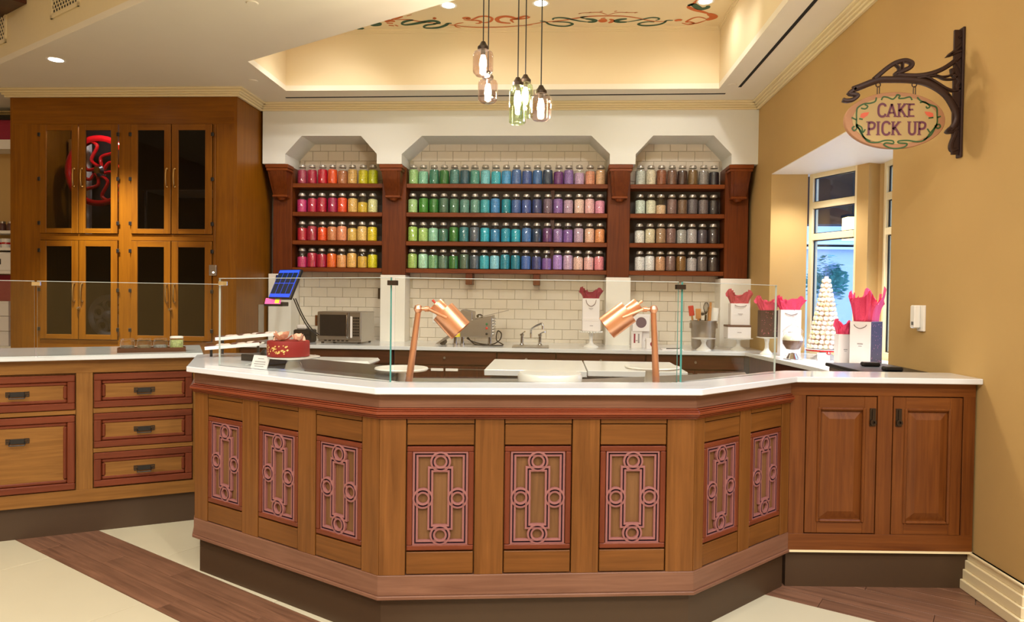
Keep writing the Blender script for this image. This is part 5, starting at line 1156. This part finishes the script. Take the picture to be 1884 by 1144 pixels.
# ================================================================ copper lamps on the counter
def copper_lamp(label, base, topz, lean, s, pts):
    o = thing('copper_lamp', label, 'lamp', base, 0, 'copper counter lamps')
    x, y, z = base
    MB().lathe([(0, 0), (0.05, 0), (0.05, 0.008), (0.022, 0.016), (0, 0.016)], 24).build('base', 'copper', o, True, local=True)
    ptop = Vector((x + lean, y, topz))
    MB().cyl((x, y, z + 0.012), ptop, 0.0165, 0.0125, 20).build('post', 'copper', o, True)
    MB().lathe([(0, -0.020), (0.014, -0.015), (0.020, 0), (0.014, 0.015), (0, 0.020)], 16, c=tuple(ptop + Vector((0, 0, 0.016)))).build('knuckle', 'copper', o, True)
    kn = ptop + Vector((0, 0, 0.016)); B0, B1, S0 = [Vector(p) for p in pts]
    m = MB(); m.cyl(kn, kn + Vector((s * 0.045, 0, 0.0)), 0.008, 0.008, 12); m.cyl(kn + Vector((s * 0.03, 0, 0.0)), kn + Vector((s * 0.05, 0, 0.0)), 0.012, 0.012, 12); m.build('arm', 'copper', o, True)
    ax = (B1 - B0).normalized(); R = 0.056
    sh_ = MB(Matrix.Translation(B0) @ ax.to_track_quat('Z', 'Y').to_matrix().to_4x4()); L = (B1 - B0).length
    sh_.lathe([(0.024, 0), (R, 0), (R, L), (R - 0.003, L), (R - 0.003, 0.003), (0.024, 0.003)], 32); q = sh_.build('shade', 'copper', o, True)
    n = MB(Matrix.Translation(S0) @ ax.to_track_quat('Z', 'Y').to_matrix().to_4x4()); L2 = (B0 - S0).length
    n.lathe([(0, 0), (0.030, 0), (0.032, 0.004), (0.032, L2), (0, L2)], 24); n.build('lamp_cap', 'copper', o, True)
    k = S0 - ax * 0.012; m = MB(); m.cyl(S0, S0 - ax * 0.022, 0.004, 0.006, 10); m.build('switch_knob', 'red_plastic' if s > 0 else 'copper', o, True)
    for dy in (-0.059, 0.059):
        m = MB(); a = kn + Vector((s * 0.045, 0, 0)); p = B0 + ax * (L * 0.32)
        m.tube([a, a + Vector((s * 0.012, dy, 0)), (p.x, y + dy, p.z)], 0.006, 8); m.build('yoke_arm', 'copper', o, True)
    lb = MB(Matrix.Translation(B0) @ ax.to_track_quat('Z', 'Y').to_matrix().to_4x4()); lb.lathe([(0, 0.01), (0.02, 0.02), (0.026, 0.05), (0.015, 0.075), (0, 0.08)], 16); lb.build('bulb', 'china', o, True)
copper_lamp('copper counter lamp with a tilted barrel shade, left of the steel machine', (-0.645, 3.10, 0.93), 1.278, 0.042, 1, [(-0.492, 3.10, 1.284), (-0.412, 3.10, 1.200), (-0.524, 3.10, 1.318)])
copper_lamp('copper counter lamp with a tilted barrel shade, before the white pier on the right', (0.462, 3.20, 0.93), 1.288, -0.018, -1, [(0.331, 3.20, 1.292), (0.235, 3.20, 1.217), (0.376, 3.20, 1.327)])

# round stands and the red cake behind the glass
def slab_stand(label, x, y, z, r, ztop, stem_r):
    o = thing('cake_stand', label, 'cake stand', (x, y, z))
    h = ztop - z
    MB().lathe([(0, 0), (0.07, 0), (0.07, 0.006), (stem_r * 1.25, 0.012), (stem_r, h - 0.012), (0, h - 0.012)], 24).build('pedestal', 'china', o, True, local=True)
    MB().lathe([(0, h - 0.013), (r - 0.006, h - 0.013), (r, h - 0.006), (r - 0.003, h), (0, h)], 44).build('plate', 'china', o, True, local=True)
slab_stand('empty white cake stand behind the left copper lamp', -0.723, 3.32, 0.93, 0.128, 1.010, 0.020)
slab_stand('empty white cake stand behind the right copper lamp', 0.478, 3.46, 0.93, 0.134, 1.026, 0.030)
o = thing('cake_turntable', 'thick round white turntable at the middle of the counter', 'turntable', (-0.016, 3.16, 0.93))
MB().lathe([(0, 0), (0.075, 0), (0.075, 0.02), (0, 0.02)], 32).build('foot', 'china', o, True, local=True)
MB().lathe([(0, 0.02), (0.138, 0.02), (0.144, 0.028), (0.144, 0.076), (0.138, 0.086), (0.125, 0.087), (0, 0.085)], 48).build('disc', 'china', o, True, local=True)
cake_stand('white pedestal stand under the red cake', -1.236, 3.29, 0.985, 0.120, 0.072, foot=0.05, stem=0.024)
o = thing('red_cake', 'small round dark red cake with gold flakes and peach sugar flowers', 'cake', (-1.262, 3.29, 1.058))
MT['cake_red'] = plain('red_glaze', rgb(146, 34, 36), 0.55, spec=0.25); MT['gold'] = plain('gold_leaf', rgb(246, 206, 120), 0.4, metal=0.1); MT['petal'] = plain('peach_petal', rgb(250, 192, 164), 0.5, var=0.1, scale=60)
MB().lathe([(0, 0), (0.096, 0), (0.098, 0.004), (0.098, 0.068), (0.095, 0.073), (0, 0.073)], 48).build('glazed_body', 'cake_red', o, True, local=True)
m = MB(); rnd = random.Random(3)
for _ in range(40):
    a = -PI / 2 + rnd.uniform(-1.15, 0.35); z = 0.012 + rnd.random() * 0.042; r = 0.0985; s_ = rnd.uniform(0.003, 0.006)
    T = Matrix.Translation((r * math.cos(a), r * math.sin(a), z)) @ Matrix.Rotation(a + PI / 2, 4, 'Z')
    m.add([(-s_, 0, 0), (0, -0.0008, -s_ * 0.8), (s_, 0, 0.001), (0.001, -0.0008, s_)], [(0, 1, 2, 3)], 0, T)
m.build('gold_flakes', 'gold', o, local=True)
def flower(x, y, z, R, n, seed):
    m = MB(); rnd = random.Random(seed)
    for k in range(n):
        a = 2 * PI * k / n + rnd.uniform(-0.2, 0.2); t = rnd.uniform(0.25, 0.8)
        T = Matrix.Translation((x, y, z)) @ Matrix.Rotation(a, 4, 'Z') @ Matrix.Rotation(-t, 4, 'Y')
        vs = [(0, 0, 0), (R * 0.5, -R * 0.34, 0.004), (R * 0.5, R * 0.34, 0.004), (R * 0.85, -R * 0.28, 0.012), (R * 0.85, R * 0.28, 0.012), (R * 1.05, 0, 0.010), (R * 0.5, 0, -0.004)]
        m.add(vs, [(0, 1, 6), (0, 6, 2), (1, 3, 6), (6, 4, 2), (6, 3, 5), (6, 5, 4)], 0, T)
    m.lathe([(0, 0), (R * 0.3, R * 0.15), (R * 0.25, R * 0.45), (0, R * 0.5)], 10, c=(x, y, z)); return m
flower(-0.02, -0.03, 0.074, 0.056, 13, 2).build('sugar_flower', 'petal', o, local=True)
flower(0.058, -0.035, 0.074, 0.040, 6, 5).build('sugar_flower', 'petal', o, local=True)
MB().lathe([(0, 0), (0.009, 0.004), (0.006, 0.018), (0, 0.028)], 8, c=(0.082, -0.02, 0.072)).build('sugar_leaf', 'petal', o, True, local=True)
MB().lathe([(0, 0), (0.007, 0.004), (0.004, 0.016), (0, 0.022)], 8, c=(-0.052, -0.04, 0.072)).build('sugar_leaf', 'petal', o, True, local=True)
o = thing('price_card', 'white price card leaning on the counter before the red cake', 'card', (-1.40, 3.262, 0.985), -0.45)
MB().box(-0.055, 0.055, 0, 0.003, 0, 0.078, T=Matrix.Rotation(-0.35, 4, 'X')).build('card', 'white_card', o, local=True)
m = MB()
for k, wd in ((0.060, 0.02), (0.045, 0.035), (0.034, 0.038), (0.023, 0.030)): m.box(-wd, wd, -0.001, 0, k, k + 0.003, T=Matrix.Rotation(-0.35, 4, 'X'))
m.build('print_lines', 'grey_print', o, local=True)
# slanted chocolate displays at the left end of the counter
MT['foil'] = plain('clear_wrap', rgb(214, 196, 186), 0.25, var=0.25, scale=40); MT['truffle'] = plain('truffle', rgb(92, 56, 48), 0.5, var=0.3, scale=60)
def slant(label, a, b, zlo, zhi, dep, nb, rz):
    o = thing('slanted_display', label, 'display rack', (a[0], a[1], H)); T = faceT(a, b); L = seglen(a, b)
    Tt = T @ Matrix.Translation((0, 0, zlo)) @ Matrix.Rotation(-math.atan2(zhi - zlo, L), 4, 'Y')
    MB(Tt).box(0, L, 0, dep, 0, 0.008).build('tray', 'pier', o, bevel=0.002); MB(Tt).box(0, L, -0.004, 0.0, -0.004, 0.014).build('front_rail', 'white_card', o)
    for s_ in (0.06, 0.93): MB(T).box(L * s_ - 0.006, L * s_ + 0.006, dep * 0.4, dep * 0.4 + 0.012, H, zlo + (zhi - zlo) * s_).build('leg', 'black', o)
    rnd = random.Random(nb); return o, Tt, L
for lab, a, b, zlo, zhi, dep, nb in (('upper slanted white rack of wrapped sweets at the left counter end', (-1.93, 3.92), (-1.60, 3.98), 1.085, 1.115, 0.16, 9), ('lower slanted white rack of wrapped sweets next to the glass edge', (-1.90, 3.74), (-1.62, 3.80), 1.045, 1.07, 0.14, 7)):
    o, Tt, L = slant(lab, a, b, zlo, zhi, dep, nb, 0)
    for k in range(nb):
        q = MB(Tt).lathe([(0, 0), (0.024, 0.001), (0.028, 0.006), (0.018, 0.012), (0, 0.013)], 9, c=(L * (k + 0.5) / nb, 0.035 + 0.05 * (k % 2), 0.008)).build('wrapped_sweet', 'foil' if k % 3 else 'truffle', None, True)
        tag(q, '%s wrapped sweet from the left on the %s' % (ORD[k], 'upper slanted rack' if nb == 9 else 'lower slanted rack'), 'sweet', 'wrapped sweets on the slanted racks')
o = thing('black_tray_box', 'black counter box with a clear lid between the racks and the red cake', 'box', (-1.52, 3.62, 0.985))
MB(Matrix.Rotation(-0.5, 4, 'Z')).box(-0.11, 0.11, -0.06, 0.06, 0, 0.05).build('box', 'black', o, local=True, bevel=0.004)
MB(Matrix.Rotation(-0.5, 4, 'Z')).lathe([(0.05, 0.05), (0.05, 0.06), (0.035, 0.08), (0, 0.085)], 18, c=(0.05, 0.0, 0)).build('dome', 'black', o, True, local=True)

# row of little jars on the drawer counter
tr = thing('jar_tray', 'dark wooden tray holding four little glass jars on the drawer counter', 'tray', (-2.345, 4.02, H))
TJ = faceT((-2.515, 3.925), (-2.20, 4.10), H); LJ = seglen((-2.515, 3.925), (-2.20, 4.10))
m = MB(TJ); m.box(0, LJ, 0, 0.11, 0, 0.008); m.box(0, LJ, 0, 0.006, 0.008, 0.026); m.box(0, LJ, 0.104, 0.11, 0.008, 0.026); m.box(0, 0.006, 0.006, 0.104, 0.008, 0.026); m.box(LJ - 0.006, LJ, 0.006, 0.104, 0.008, 0.026)
m.build('tray_body', 'dark_wood', tr)
for k in range(4):
    p = TJ @ Vector((0.05 + k * (LJ - 0.10) / 3, 0.055, 0.009)); r = 0.040
    o = thing('small_jar', ['leftmost little glass jar with grey sweets on the tray', 'second little glass jar from the left on the tray', 'third little glass jar from the left on the tray', 'little glass jar of pale green sweets at the right of the tray'][k], 'jar', tuple(p), 0, 'little jars on the tray')
    hj = 0.066 if k < 3 else 0.078
    MB().lathe([(0, 0), (r - 0.004, 0), (r, 0.006), (r, hj * 0.8), (r - 0.006, hj * 0.88), (r - 0.006, hj * 0.92)], 20).build('glass_body', 'jar_glass', o, True, local=True)
    MB().lathe([(0, hj * 0.9), (r - 0.003, hj * 0.9), (r - 0.002, hj), (r - 0.008, hj + 0.004), (0, hj + 0.005)], 20).build('lid', 'jar_glass' if k < 3 else 'china', o, True, local=True)
    f = MB().lathe([(0, 0.004), (r - 0.006, 0.005), (r - 0.004, 0.01), (r - 0.004, hj * (0.45 if k < 3 else 0.75)), (0, hj * (0.5 if k < 3 else 0.8))], 16).build('sweets', 'candy', o, True, local=True); f.color = [rgb(120, 110, 100), rgb(140, 124, 100), rgb(150, 150, 146), rgb(190, 200, 130)][k]

# ================================================================ pendants
def pendant(label, x, y, z0, z1, r, mat, shape):
    o = thing('pendant_lamp', label, 'pendant lamp', (x, y, z1), 0, 'cluster of bottle pendant lamps')
    h = z1 - z0
    MB().cyl((x, y, z1 + 0.04), (x, y, ZC), 0.0035, 0.0035, 8).build('cord', 'black', o)
    MB().lathe([(0, 0.0), (0.034, 0.0), (0.034, 0.018), (0.022, 0.032), (0.012, 0.05), (0, 0.052)], 20, c=(x, y, z1)).build('cap', 'bronze', o, True)
    if shape == 'jug': pr = [(0, 0), (r * 0.7, 0.002), (r * 0.95, h * 0.12), (r, h * 0.22), (r, h * 0.78), (r * 0.92, h * 0.90), (r * 0.6, h * 0.98), (r * 0.55, h)]
    else: pr = [(0, 0.02), (r * 0.6, 0.005), (r * 0.8, 0), (r, h * 0.04), (r, h * 0.80), (r * 0.9, h * 0.92), (r * 0.6, h * 0.98), (r * 0.55, h)]
    MB().lathe(pr, 28, c=(x, y, z0)).build('glass_shade', mat, o, True)
    MB().lathe([(0, -0.12), (0.012, -0.115), (0.022, -0.09), (0.020, -0.06), (0.012, -0.03), (0, -0.03)], 14, c=(x, y, z1)).build('bulb', 'bulb', o, True)
    MB().lathe([(0, -0.03), (0.014, -0.03), (0.014, 0.0), (0, 0.0)], 12, c=(x, y, z1)).build('socket', 'bronze', o, True)
    MB().lathe([(0, -0.02), (0.05, -0.02), (0.05, 0), (0, 0)], 20, c=(x, y, ZC)).build('canopy', 'bronze', o, True)
    d = bpy.data.lights.new('pendant_bulb', 'POINT'); d.energy = PEND_W; d.color = (1, 0.93, 0.82); d.shadow_soft_size = 0.011
    l = bpy.data.objects.new('pendant_bulb', d); col.objects.link(l); l.location = (x, y, z1 - 0.136)
PEND_W = 19
pendant('rose glass jug pendant hanging highest at the left of the cluster', -0.443, 4.20, 2.660, 2.812, 0.061, 'glass_amber', 'jug')
pendant('rose glass jug pendant just below the highest one', -0.428, 4.36, 2.545, 2.690, 0.061, 'glass_amber', 'jug')
pendant('tall pale green bottle pendant hanging lowest in front', -0.235, 4.20, 2.377, 2.600, 0.050, 'glass_green', 'bottle')
pendant('pale green bottle pendant half hidden behind the lowest one', -0.200, 4.42, 2.470, 2.685, 0.050, 'glass_green', 'bottle')
pendant('rose glass jug pendant at the right of the cluster', -0.097, 4.20, 2.397, 2.552, 0.063, 'glass_amber', 'jug')

# ================================================================ hanging oval sign on its iron bracket
SX, SY, SZ = 1.664, 3.62, 2.247
sb = thing('wall_bracket', 'ornate dark iron bracket on the yellow wall', 'bracket', (XR, SY, 2.065))
TS_ = Matrix.Translation((SX, SY, SZ))
MB().box(XR - 0.012, XR, SY - 0.022, SY + 0.022, 2.065, 2.70).build('back_plate', 'iron', sb, bevel=0.003)
MB().box(XR - 0.045, XR - 0.010, SY - 0.006, SY + 0.006, 2.08, 2.69).build('spine', 'iron', sb, bevel=0.002)
for wd, L in ARM:
    pts = smooth(L, 5)
    MB(TS_).sweep(pts, [(-wd / 2, -0.009), (-wd / 2, 0.006), (-wd / 4, 0.011), (wd / 4, 0.011), (wd / 2, 0.006), (wd / 2, -0.009), (-wd / 2, -0.009)]).build('scroll', 'iron', sb, True)
sg = thing('oval_sign', 'oval hanging sign reading CAKE PICK UP with a green vine border', 'sign', (SX, SY, SZ))
sg['label'] = 'oval cream sign lettered CAKE PICK UP, hanging by the yellow wall'
MT['sign_edge'] = plain('sign_rim', rgb(172, 124, 88), 0.6); MT['sign_face'] = plain('sign_cream', rgb(182, 156, 104), 0.6, var=0.05, scale=10)
MT['letter'] = plain('letter_plum', rgb(100, 44, 66), 0.5); MT['letter_sh'] = plain('letter_shadow', rgb(172, 132, 96), 0.6); MT['vine'] = plain('vine_green', rgb(44, 84, 34), 0.5); MT['rose_bud'] = plain('rosebud_paint', rgb(214, 96, 66), 0.5)
def ell(a, b, n=64): return [(a * math.cos(2 * PI * k / n), b * math.sin(2 * PI * k / n)) for k in range(n)]
MB(TS_ @ TY).prism(ell(0.241, 0.139), -0.014, 0.010).build('board', 'sign_edge', sg, bevel=0.003)
MB(TS_ @ TY).prism(ell(0.205, 0.118), 0.010, 0.0115).build('painted_field', 'sign_face', sg)
m = MB(TS_)
for L in VINES: m.ribbon(L, 0.0072, -0.0122, 0, taper=False)
m.build('vine_border', 'vine', sg)
for k, (x, z) in enumerate(TULIPS):
    s_ = 1 if k == 0 else -1
    MB(TS_).add([(x - s_ * 0.022, -0.0122, z - 0.010), (x - s_ * 0.006, -0.0122, z - 0.016), (x + s_ * 0.014, -0.0122, z - 0.002), (x + s_ * 0.022, -0.0122, z + 0.014), (x - s_ * 0.002, -0.0122, z + 0.012), (x - s_ * 0.018, -0.0122, z + 0.006)], [(0, 1, 2, 3, 4, 5)]).build('rosebud', 'rose_bud', sg)
GL = {'C': (0.62, [[(0.60, 0.80), (0.56, 0.92), (0.42, 1.0), (0.24, 0.98), (0.10, 0.82), (0.06, 0.5), (0.10, 0.18), (0.24, 0.02), (0.42, 0.0), (0.56, 0.08), (0.60, 0.22)]]),
      'A': (0.64, [[(0.02, 0.0), (0.32, 1.0)], [(0.32, 1.0), (0.62, 0.0)], [(0.14, 0.30), (0.50, 0.30)]]),
      'K': (0.62, [[(0.10, 0.0), (0.10, 1.0)], [(0.10, 0.42), (0.56, 1.0)], [(0.24, 0.58), (0.60, 0.0)]]),
      'E': (0.54, [[(0.10, 0.0), (0.10, 1.0)], [(0.10, 0.97), (0.52, 0.97)], [(0.10, 0.55), (0.42, 0.55)], [(0.10, 0.03), (0.52, 0.03)]]),
      'P': (0.56, [[(0.10, 0.0), (0.10, 1.0)], [(0.10, 0.96), (0.34, 0.97), (0.52, 0.88), (0.55, 0.70), (0.48, 0.52), (0.32, 0.45), (0.10, 0.46)]]),
      'I': (0.24, [[(0.12, 0.0), (0.12, 1.0)]]),
      'U': (0.60, [[(0.08, 1.0), (0.08, 0.28), (0.16, 0.08), (0.31, 0.02), (0.46, 0.08), (0.53, 0.28), (0.53, 1.0)]]), ' ': (0.34, [])}
SER = {'A': [(0.02, 0), (0.62, 0)], 'K': [(0.10, 0), (0.10, 1), (0.60, 0), (0.56, 1)], 'E': [(0.06, 0), (0.06, 1)], 'P': [(0.10, 0), (0.06, 1)], 'I': [(0.12, 0), (0.12, 1)], 'U': [(0.08, 1), (0.53, 1)]}
def lettering(word, x0, x1, z0, z1):
    tot = sum(GL[c_][0] for c_ in word) + 0.14 * (len(word) - 1); sx = (x1 - x0) / tot; hz_ = z1 - z0; x = x0
    for c_ in word:
        if c_ != ' ':
            for nm, dx, dz, yy, mat, wdt in (('letter_shadow', 0.0035, -0.003, -0.0119, 'letter_sh', 0.0105), ('letter', 0, 0, -0.0126, 'letter', 0.0105)):
                m = MB(TS_)
                for st_ in GL[c_][1]:
                    P = [(x + px * sx + dx, z0 + pz * hz_ + dz) for px, pz in st_]
                    if c_ == 'C' or len(P) > 4: m.ribbon(P, wdt, yy, 0, taper=False)
                    else:
                        for a, b in zip(P, P[1:]): m.ribbon([a, ((a[0] + b[0]) / 2, (a[1] + b[1]) / 2), b], wdt if abs(a[1] - b[1]) > 0.01 else wdt * 0.7, yy, 0, taper=False)
                for px, pz in SER.get(c_, []):
                    cx, cz = x + px * sx + dx, z0 + pz * hz_ + dz; m.ribbon([(cx - 0.0095, cz), (cx, cz), (cx + 0.0095, cz)], 0.0045, yy - 0.0001, 0, taper=False)
                m.build(nm, mat, sg)
        x += (GL[c_][0] + 0.14) * sx
lettering('CAKE', TXT[0][0][0], TXT[0][1][0], TXT[0][0][1], TXT[0][1][1]); lettering('PICK UP', TXT[1][0][0], TXT[1][1][0], TXT[1][0][1], TXT[1][1][1])
for a, b in ((HOOKS[0], HOOKS[1]), (HOOKS[2], HOOKS[3])):
    m = MB(TS_); m.tube([(a[0] + 0.011 * math.cos(2 * PI * k / 14), 0, a[1] + 0.011 * math.sin(2 * PI * k / 14)) for k in range(14)], 0.0028, 6, closed=True); m.build('ring', 'iron', sg, True)
    m = MB(TS_); z0, z1 = b[1] - 0.002, a[1] - 0.008
    m.tube([(b[0] - 0.005, 0, z0), (b[0] - 0.005, 0, z1 - 0.004), (b[0], 0, z1), (b[0] + 0.005, 0, z1 - 0.004), (b[0] + 0.005, 0, z0), (b[0], 0, z0 - 0.004)], 0.0022, 6, closed=True); m.build('hook_link', 'iron', sg, True)

# wall devices
o = thing('soap_dispenser', 'small white dispenser mounted on the yellow wall', 'dispenser', (XR, 3.98, 1.21))
MB().box(XR - 0.012, XR, 3.905, 3.975, 1.195, 1.335).build('back_plate', 'china', o, bevel=0.002)
MB().box(XR - 0.045, XR - 0.012, 3.935, 3.985, 1.21, 1.335).build('housing', 'china', o, bevel=0.006)
MB().box(XR - 0.047, XR - 0.045, 3.945, 3.965, 1.228, 1.246).build('sensor', 'grey_plastic', o)
def outlet(label, x, z, y=YT - 0.007, mat='china'):
    o = thing('wall_outlet', label, 'outlet', (x, y, z), 0, 'wall outlets')
    MB().box(x - 0.035, x + 0.035, y - 0.006, y, z - 0.057, z + 0.057).build('plate', mat, o, bevel=0.002)
    for dz in (-0.022, 0.022): MB().box(x - 0.014, x + 0.014, y - 0.009, y - 0.006, z + dz - 0.013, z + dz + 0.013).build('socket', 'white_card' if mat == 'china' else 'black', o, bevel=0.002)
outlet('white wall outlet on the tiles behind the left copper lamp', -1.27, 1.12)
outlet('brown wall outlet on the tiles above the receipt printer', -2.56, 1.07, mat='cab_v')
outlet('dark wall outlet on the tiles beside the left white pier', -1.87, 1.37, mat='bronze')

# ================================================================ glimpse past the tall cabinet on the far left
o = thing('cream_shelving', 'cream wall shelves seen at the far left edge past the cabinet', 'shelving', (-6.0, 7.35, 0.75))
for z in (1.99, 1.81, 1.56): MB().box(-6.6, -5.34, 7.20, 7.44, z - 0.03, z).build('shelf_board', 'pier', o)
MB().box(-6.6, -5.34, 7.15, 7.44, 0.70, 0.76).build('counter_board', 'pier', o)
o = thing('red_storage_box', 'dark red box above the shelves at the far left edge', 'box', (-6.0, 7.3, 2.95))
MB().box(-6.4, -5.60, 7.20, 7.43, 2.95, 3.20).build('box', 'tissue_wine', o, bevel=0.005); MB().box(-6.42, -5.58, 7.18, 7.43, 3.16, 3.21).build('lid', 'black', o, bevel=0.003)
o = MB().box(-6.6, -5.34, 7.18, 7.44, 2.85, 2.95).build('box_ledge', 'pier'); tag(o, 'cream ledge carrying the dark red box at the far left', 'shelf')
for k in range(5):
    o = thing('spice_jar', '%s dark little jar on the top cream shelf at the far left' % ORD[k], 'jar', (-6.05 + k * 0.09, 7.30, 1.99), 0, 'little jars on the far left shelf')
    MB().lathe([(0, 0), (0.035, 0), (0.035, 0.07), (0.026, 0.085), (0, 0.085)], 14).build('body', 'truffle', o, True, local=True); MB().lathe([(0, 0.085), (0.028, 0.085), (0.028, 0.105), (0, 0.105)], 14).build('lid', 'steel', o, True, local=True)
for k in range(4):
    o = thing('plate_stack', '%s pale roll on the middle cream shelf at the far left' % ORD[k], 'roll', (-6.02 + k * 0.1, 7.30, 1.81), 0, 'pale rolls on the far left shelf')
    MB().lathe([(0, 0), (0.04, 0), (0.045, 0.03), (0.045, 0.10), (0, 0.105)], 16).build('roll', 'china', o, True, local=True); MB().lathe([(0.046, 0.04), (0.047, 0.05), (0.046, 0.06)], 16).build('band', 'red_gloss', o, local=True)
o = thing('white_toaster', 'white appliance with a dark slot on the lowest cream shelf at far left', 'appliance', (-5.92, 7.3, 1.56))
MB().box(-6.15, -5.70, 7.2, 7.42, 1.56, 1.76).build('body', 'china', o, bevel=0.01); MB().box(-6.10, -5.90, 7.195, 7.2, 1.63, 1.69).build('slot', 'black', o)
o = MB().box(-6.6, -5.34, 7.40, 7.438, 0.76, 1.52).build('red_backboard', 'tissue_wine'); tag(o, 'dark red board behind the stacked white boxes at far left', 'panel')
for k in range(3):
    o = card_box('%s white carton of the stack at the far left edge' % ['lowest', 'middle', 'topmost'][k], -5.92, 7.28, 0.761 + k * 0.16, 0.24, 0.2, 0.155, ribbon='white_card', name='carton')

# ================================================================ outside the window
MT['facade'] = plain('pale_facade', rgb(214, 216, 222), 0.8, var=0.03, scale=2); MT['roofwood'] = plain('dark_soffit', rgb(70, 48, 40), 0.7); MT['leaf'] = plain('leaf_green', rgb(92, 150, 132), 0.7, var=0.3); MT['asphalt'] = plain('pavement', rgb(150, 156, 168), 0.8, var=0.05)
o = MB().box(2.9, 40, 4.2, 60, -0.3, -0.05).build('ground_outside', 'asphalt'); o['kind'] = 'structure'
bd = thing('pale_building', 'pale stucco building with an arched niche seen through the bay window', 'building', (7, 20, -0.05))
Tb = Matrix.Translation((0, 18.0, 0))
MB(Tb).box(3.2, 16, 0, 4, -0.05, 2.65).build('wall', 'facade', bd)
MB(Tb @ TY).prism([(3.0, 2.75), (16.2, 2.75), (9.6, 4.6)], -3.8, 0.1).build('gable', 'facade', bd)
for z in (2.62, 2.74): MB(Tb).box(3.0, 16.2, -0.18, 0, z, z + 0.06).build('cornice', 'pier', bd)
m = MB(Tb); m.box(6.66, 7.06, -0.06, 0.0, 1.5, 2.06); 
m.add([(6.86 + 0.20 * math.cos(PI * k / 12), -0.06, 2.06 + 0.20 * math.sin(PI * k / 12)) for k in range(13)], [tuple(range(13))])
m.build('arched_niche', plain('niche_grey', rgb(120, 132, 144), 0.8), bd)
for x in (8.4, 9.4): w_ = MB(Tb).box(x, x + 0.55, -0.05, 0, 0.7, 1.9).build('window', 'grey_paint', bd)
o = thing('street_tree', 'leafy green tree in front of the pale building', 'tree', (5.42, 14.5, -0.05))
MB().cyl((5.42, 14.5, -0.05), (5.42, 14.5, 1.3), 0.09, 0.06).build('trunk', 'roofwood', o, True)
m = MB(); rnd = random.Random(11)
for _ in range(800):
    u = rnd.uniform(-1, 1); a = rnd.uniform(0, 6.283); r = rnd.random() ** 0.4; q = math.sqrt(1 - u * u)
    c_ = Vector((5.42 + 0.38 * r * q * math.cos(a), 14.5 + 0.38 * r * q * math.sin(a), 1.75 + 0.55 * r * u))
    T = Matrix.Translation(c_) @ Matrix.Rotation(a, 4, 'Z') @ Matrix.Rotation(u * 2, 4, 'X')
    m.add([(-0.05, 0, 0), (0, 0, -0.03), (0.06, 0, 0), (0, 0, 0.03)], [(0, 1, 2, 3)], 0, T)
q = m.build('foliage', 'leaf', o); q['kind'] = 'stuff'
o = thing('porch_canopy', 'dark brown wooden porch canopy outside the upper window panes', 'canopy', (4.2, 8.6, 2.15))
MB().box(2.6, 6.0, 8.2, 8.45, 2.22, 3.4).build('beam', 'roofwood', o)
MB().box(2.9, 6.0, 6.9, 9.0, 2.95, 3.05).build('soffit', 'roofwood', o)
for x in (4.3, 5.7): MB().box(x, x + 0.2, 8.4, 8.6, -0.05, 2.22).build('post', 'roofwood', o)
o = thing('porch_lantern', 'glowing yellow lantern hanging under the porch outside', 'lantern', (3.22, 7.9, 2.0))
MB().box(3.14, 3.30, 7.82, 7.98, 2.02, 2.26).build('glow_panel', emit('lantern_glow', (1, 0.72, 0.22, 1), 5), o); MB().box(3.13, 3.31, 7.81, 7.99, 2.26, 2.29).build('cap', 'black', o); MB().cyl((3.22, 7.9, 2.29), (3.22, 7.9, 2.95), 0.008).build('stem', 'black', o)
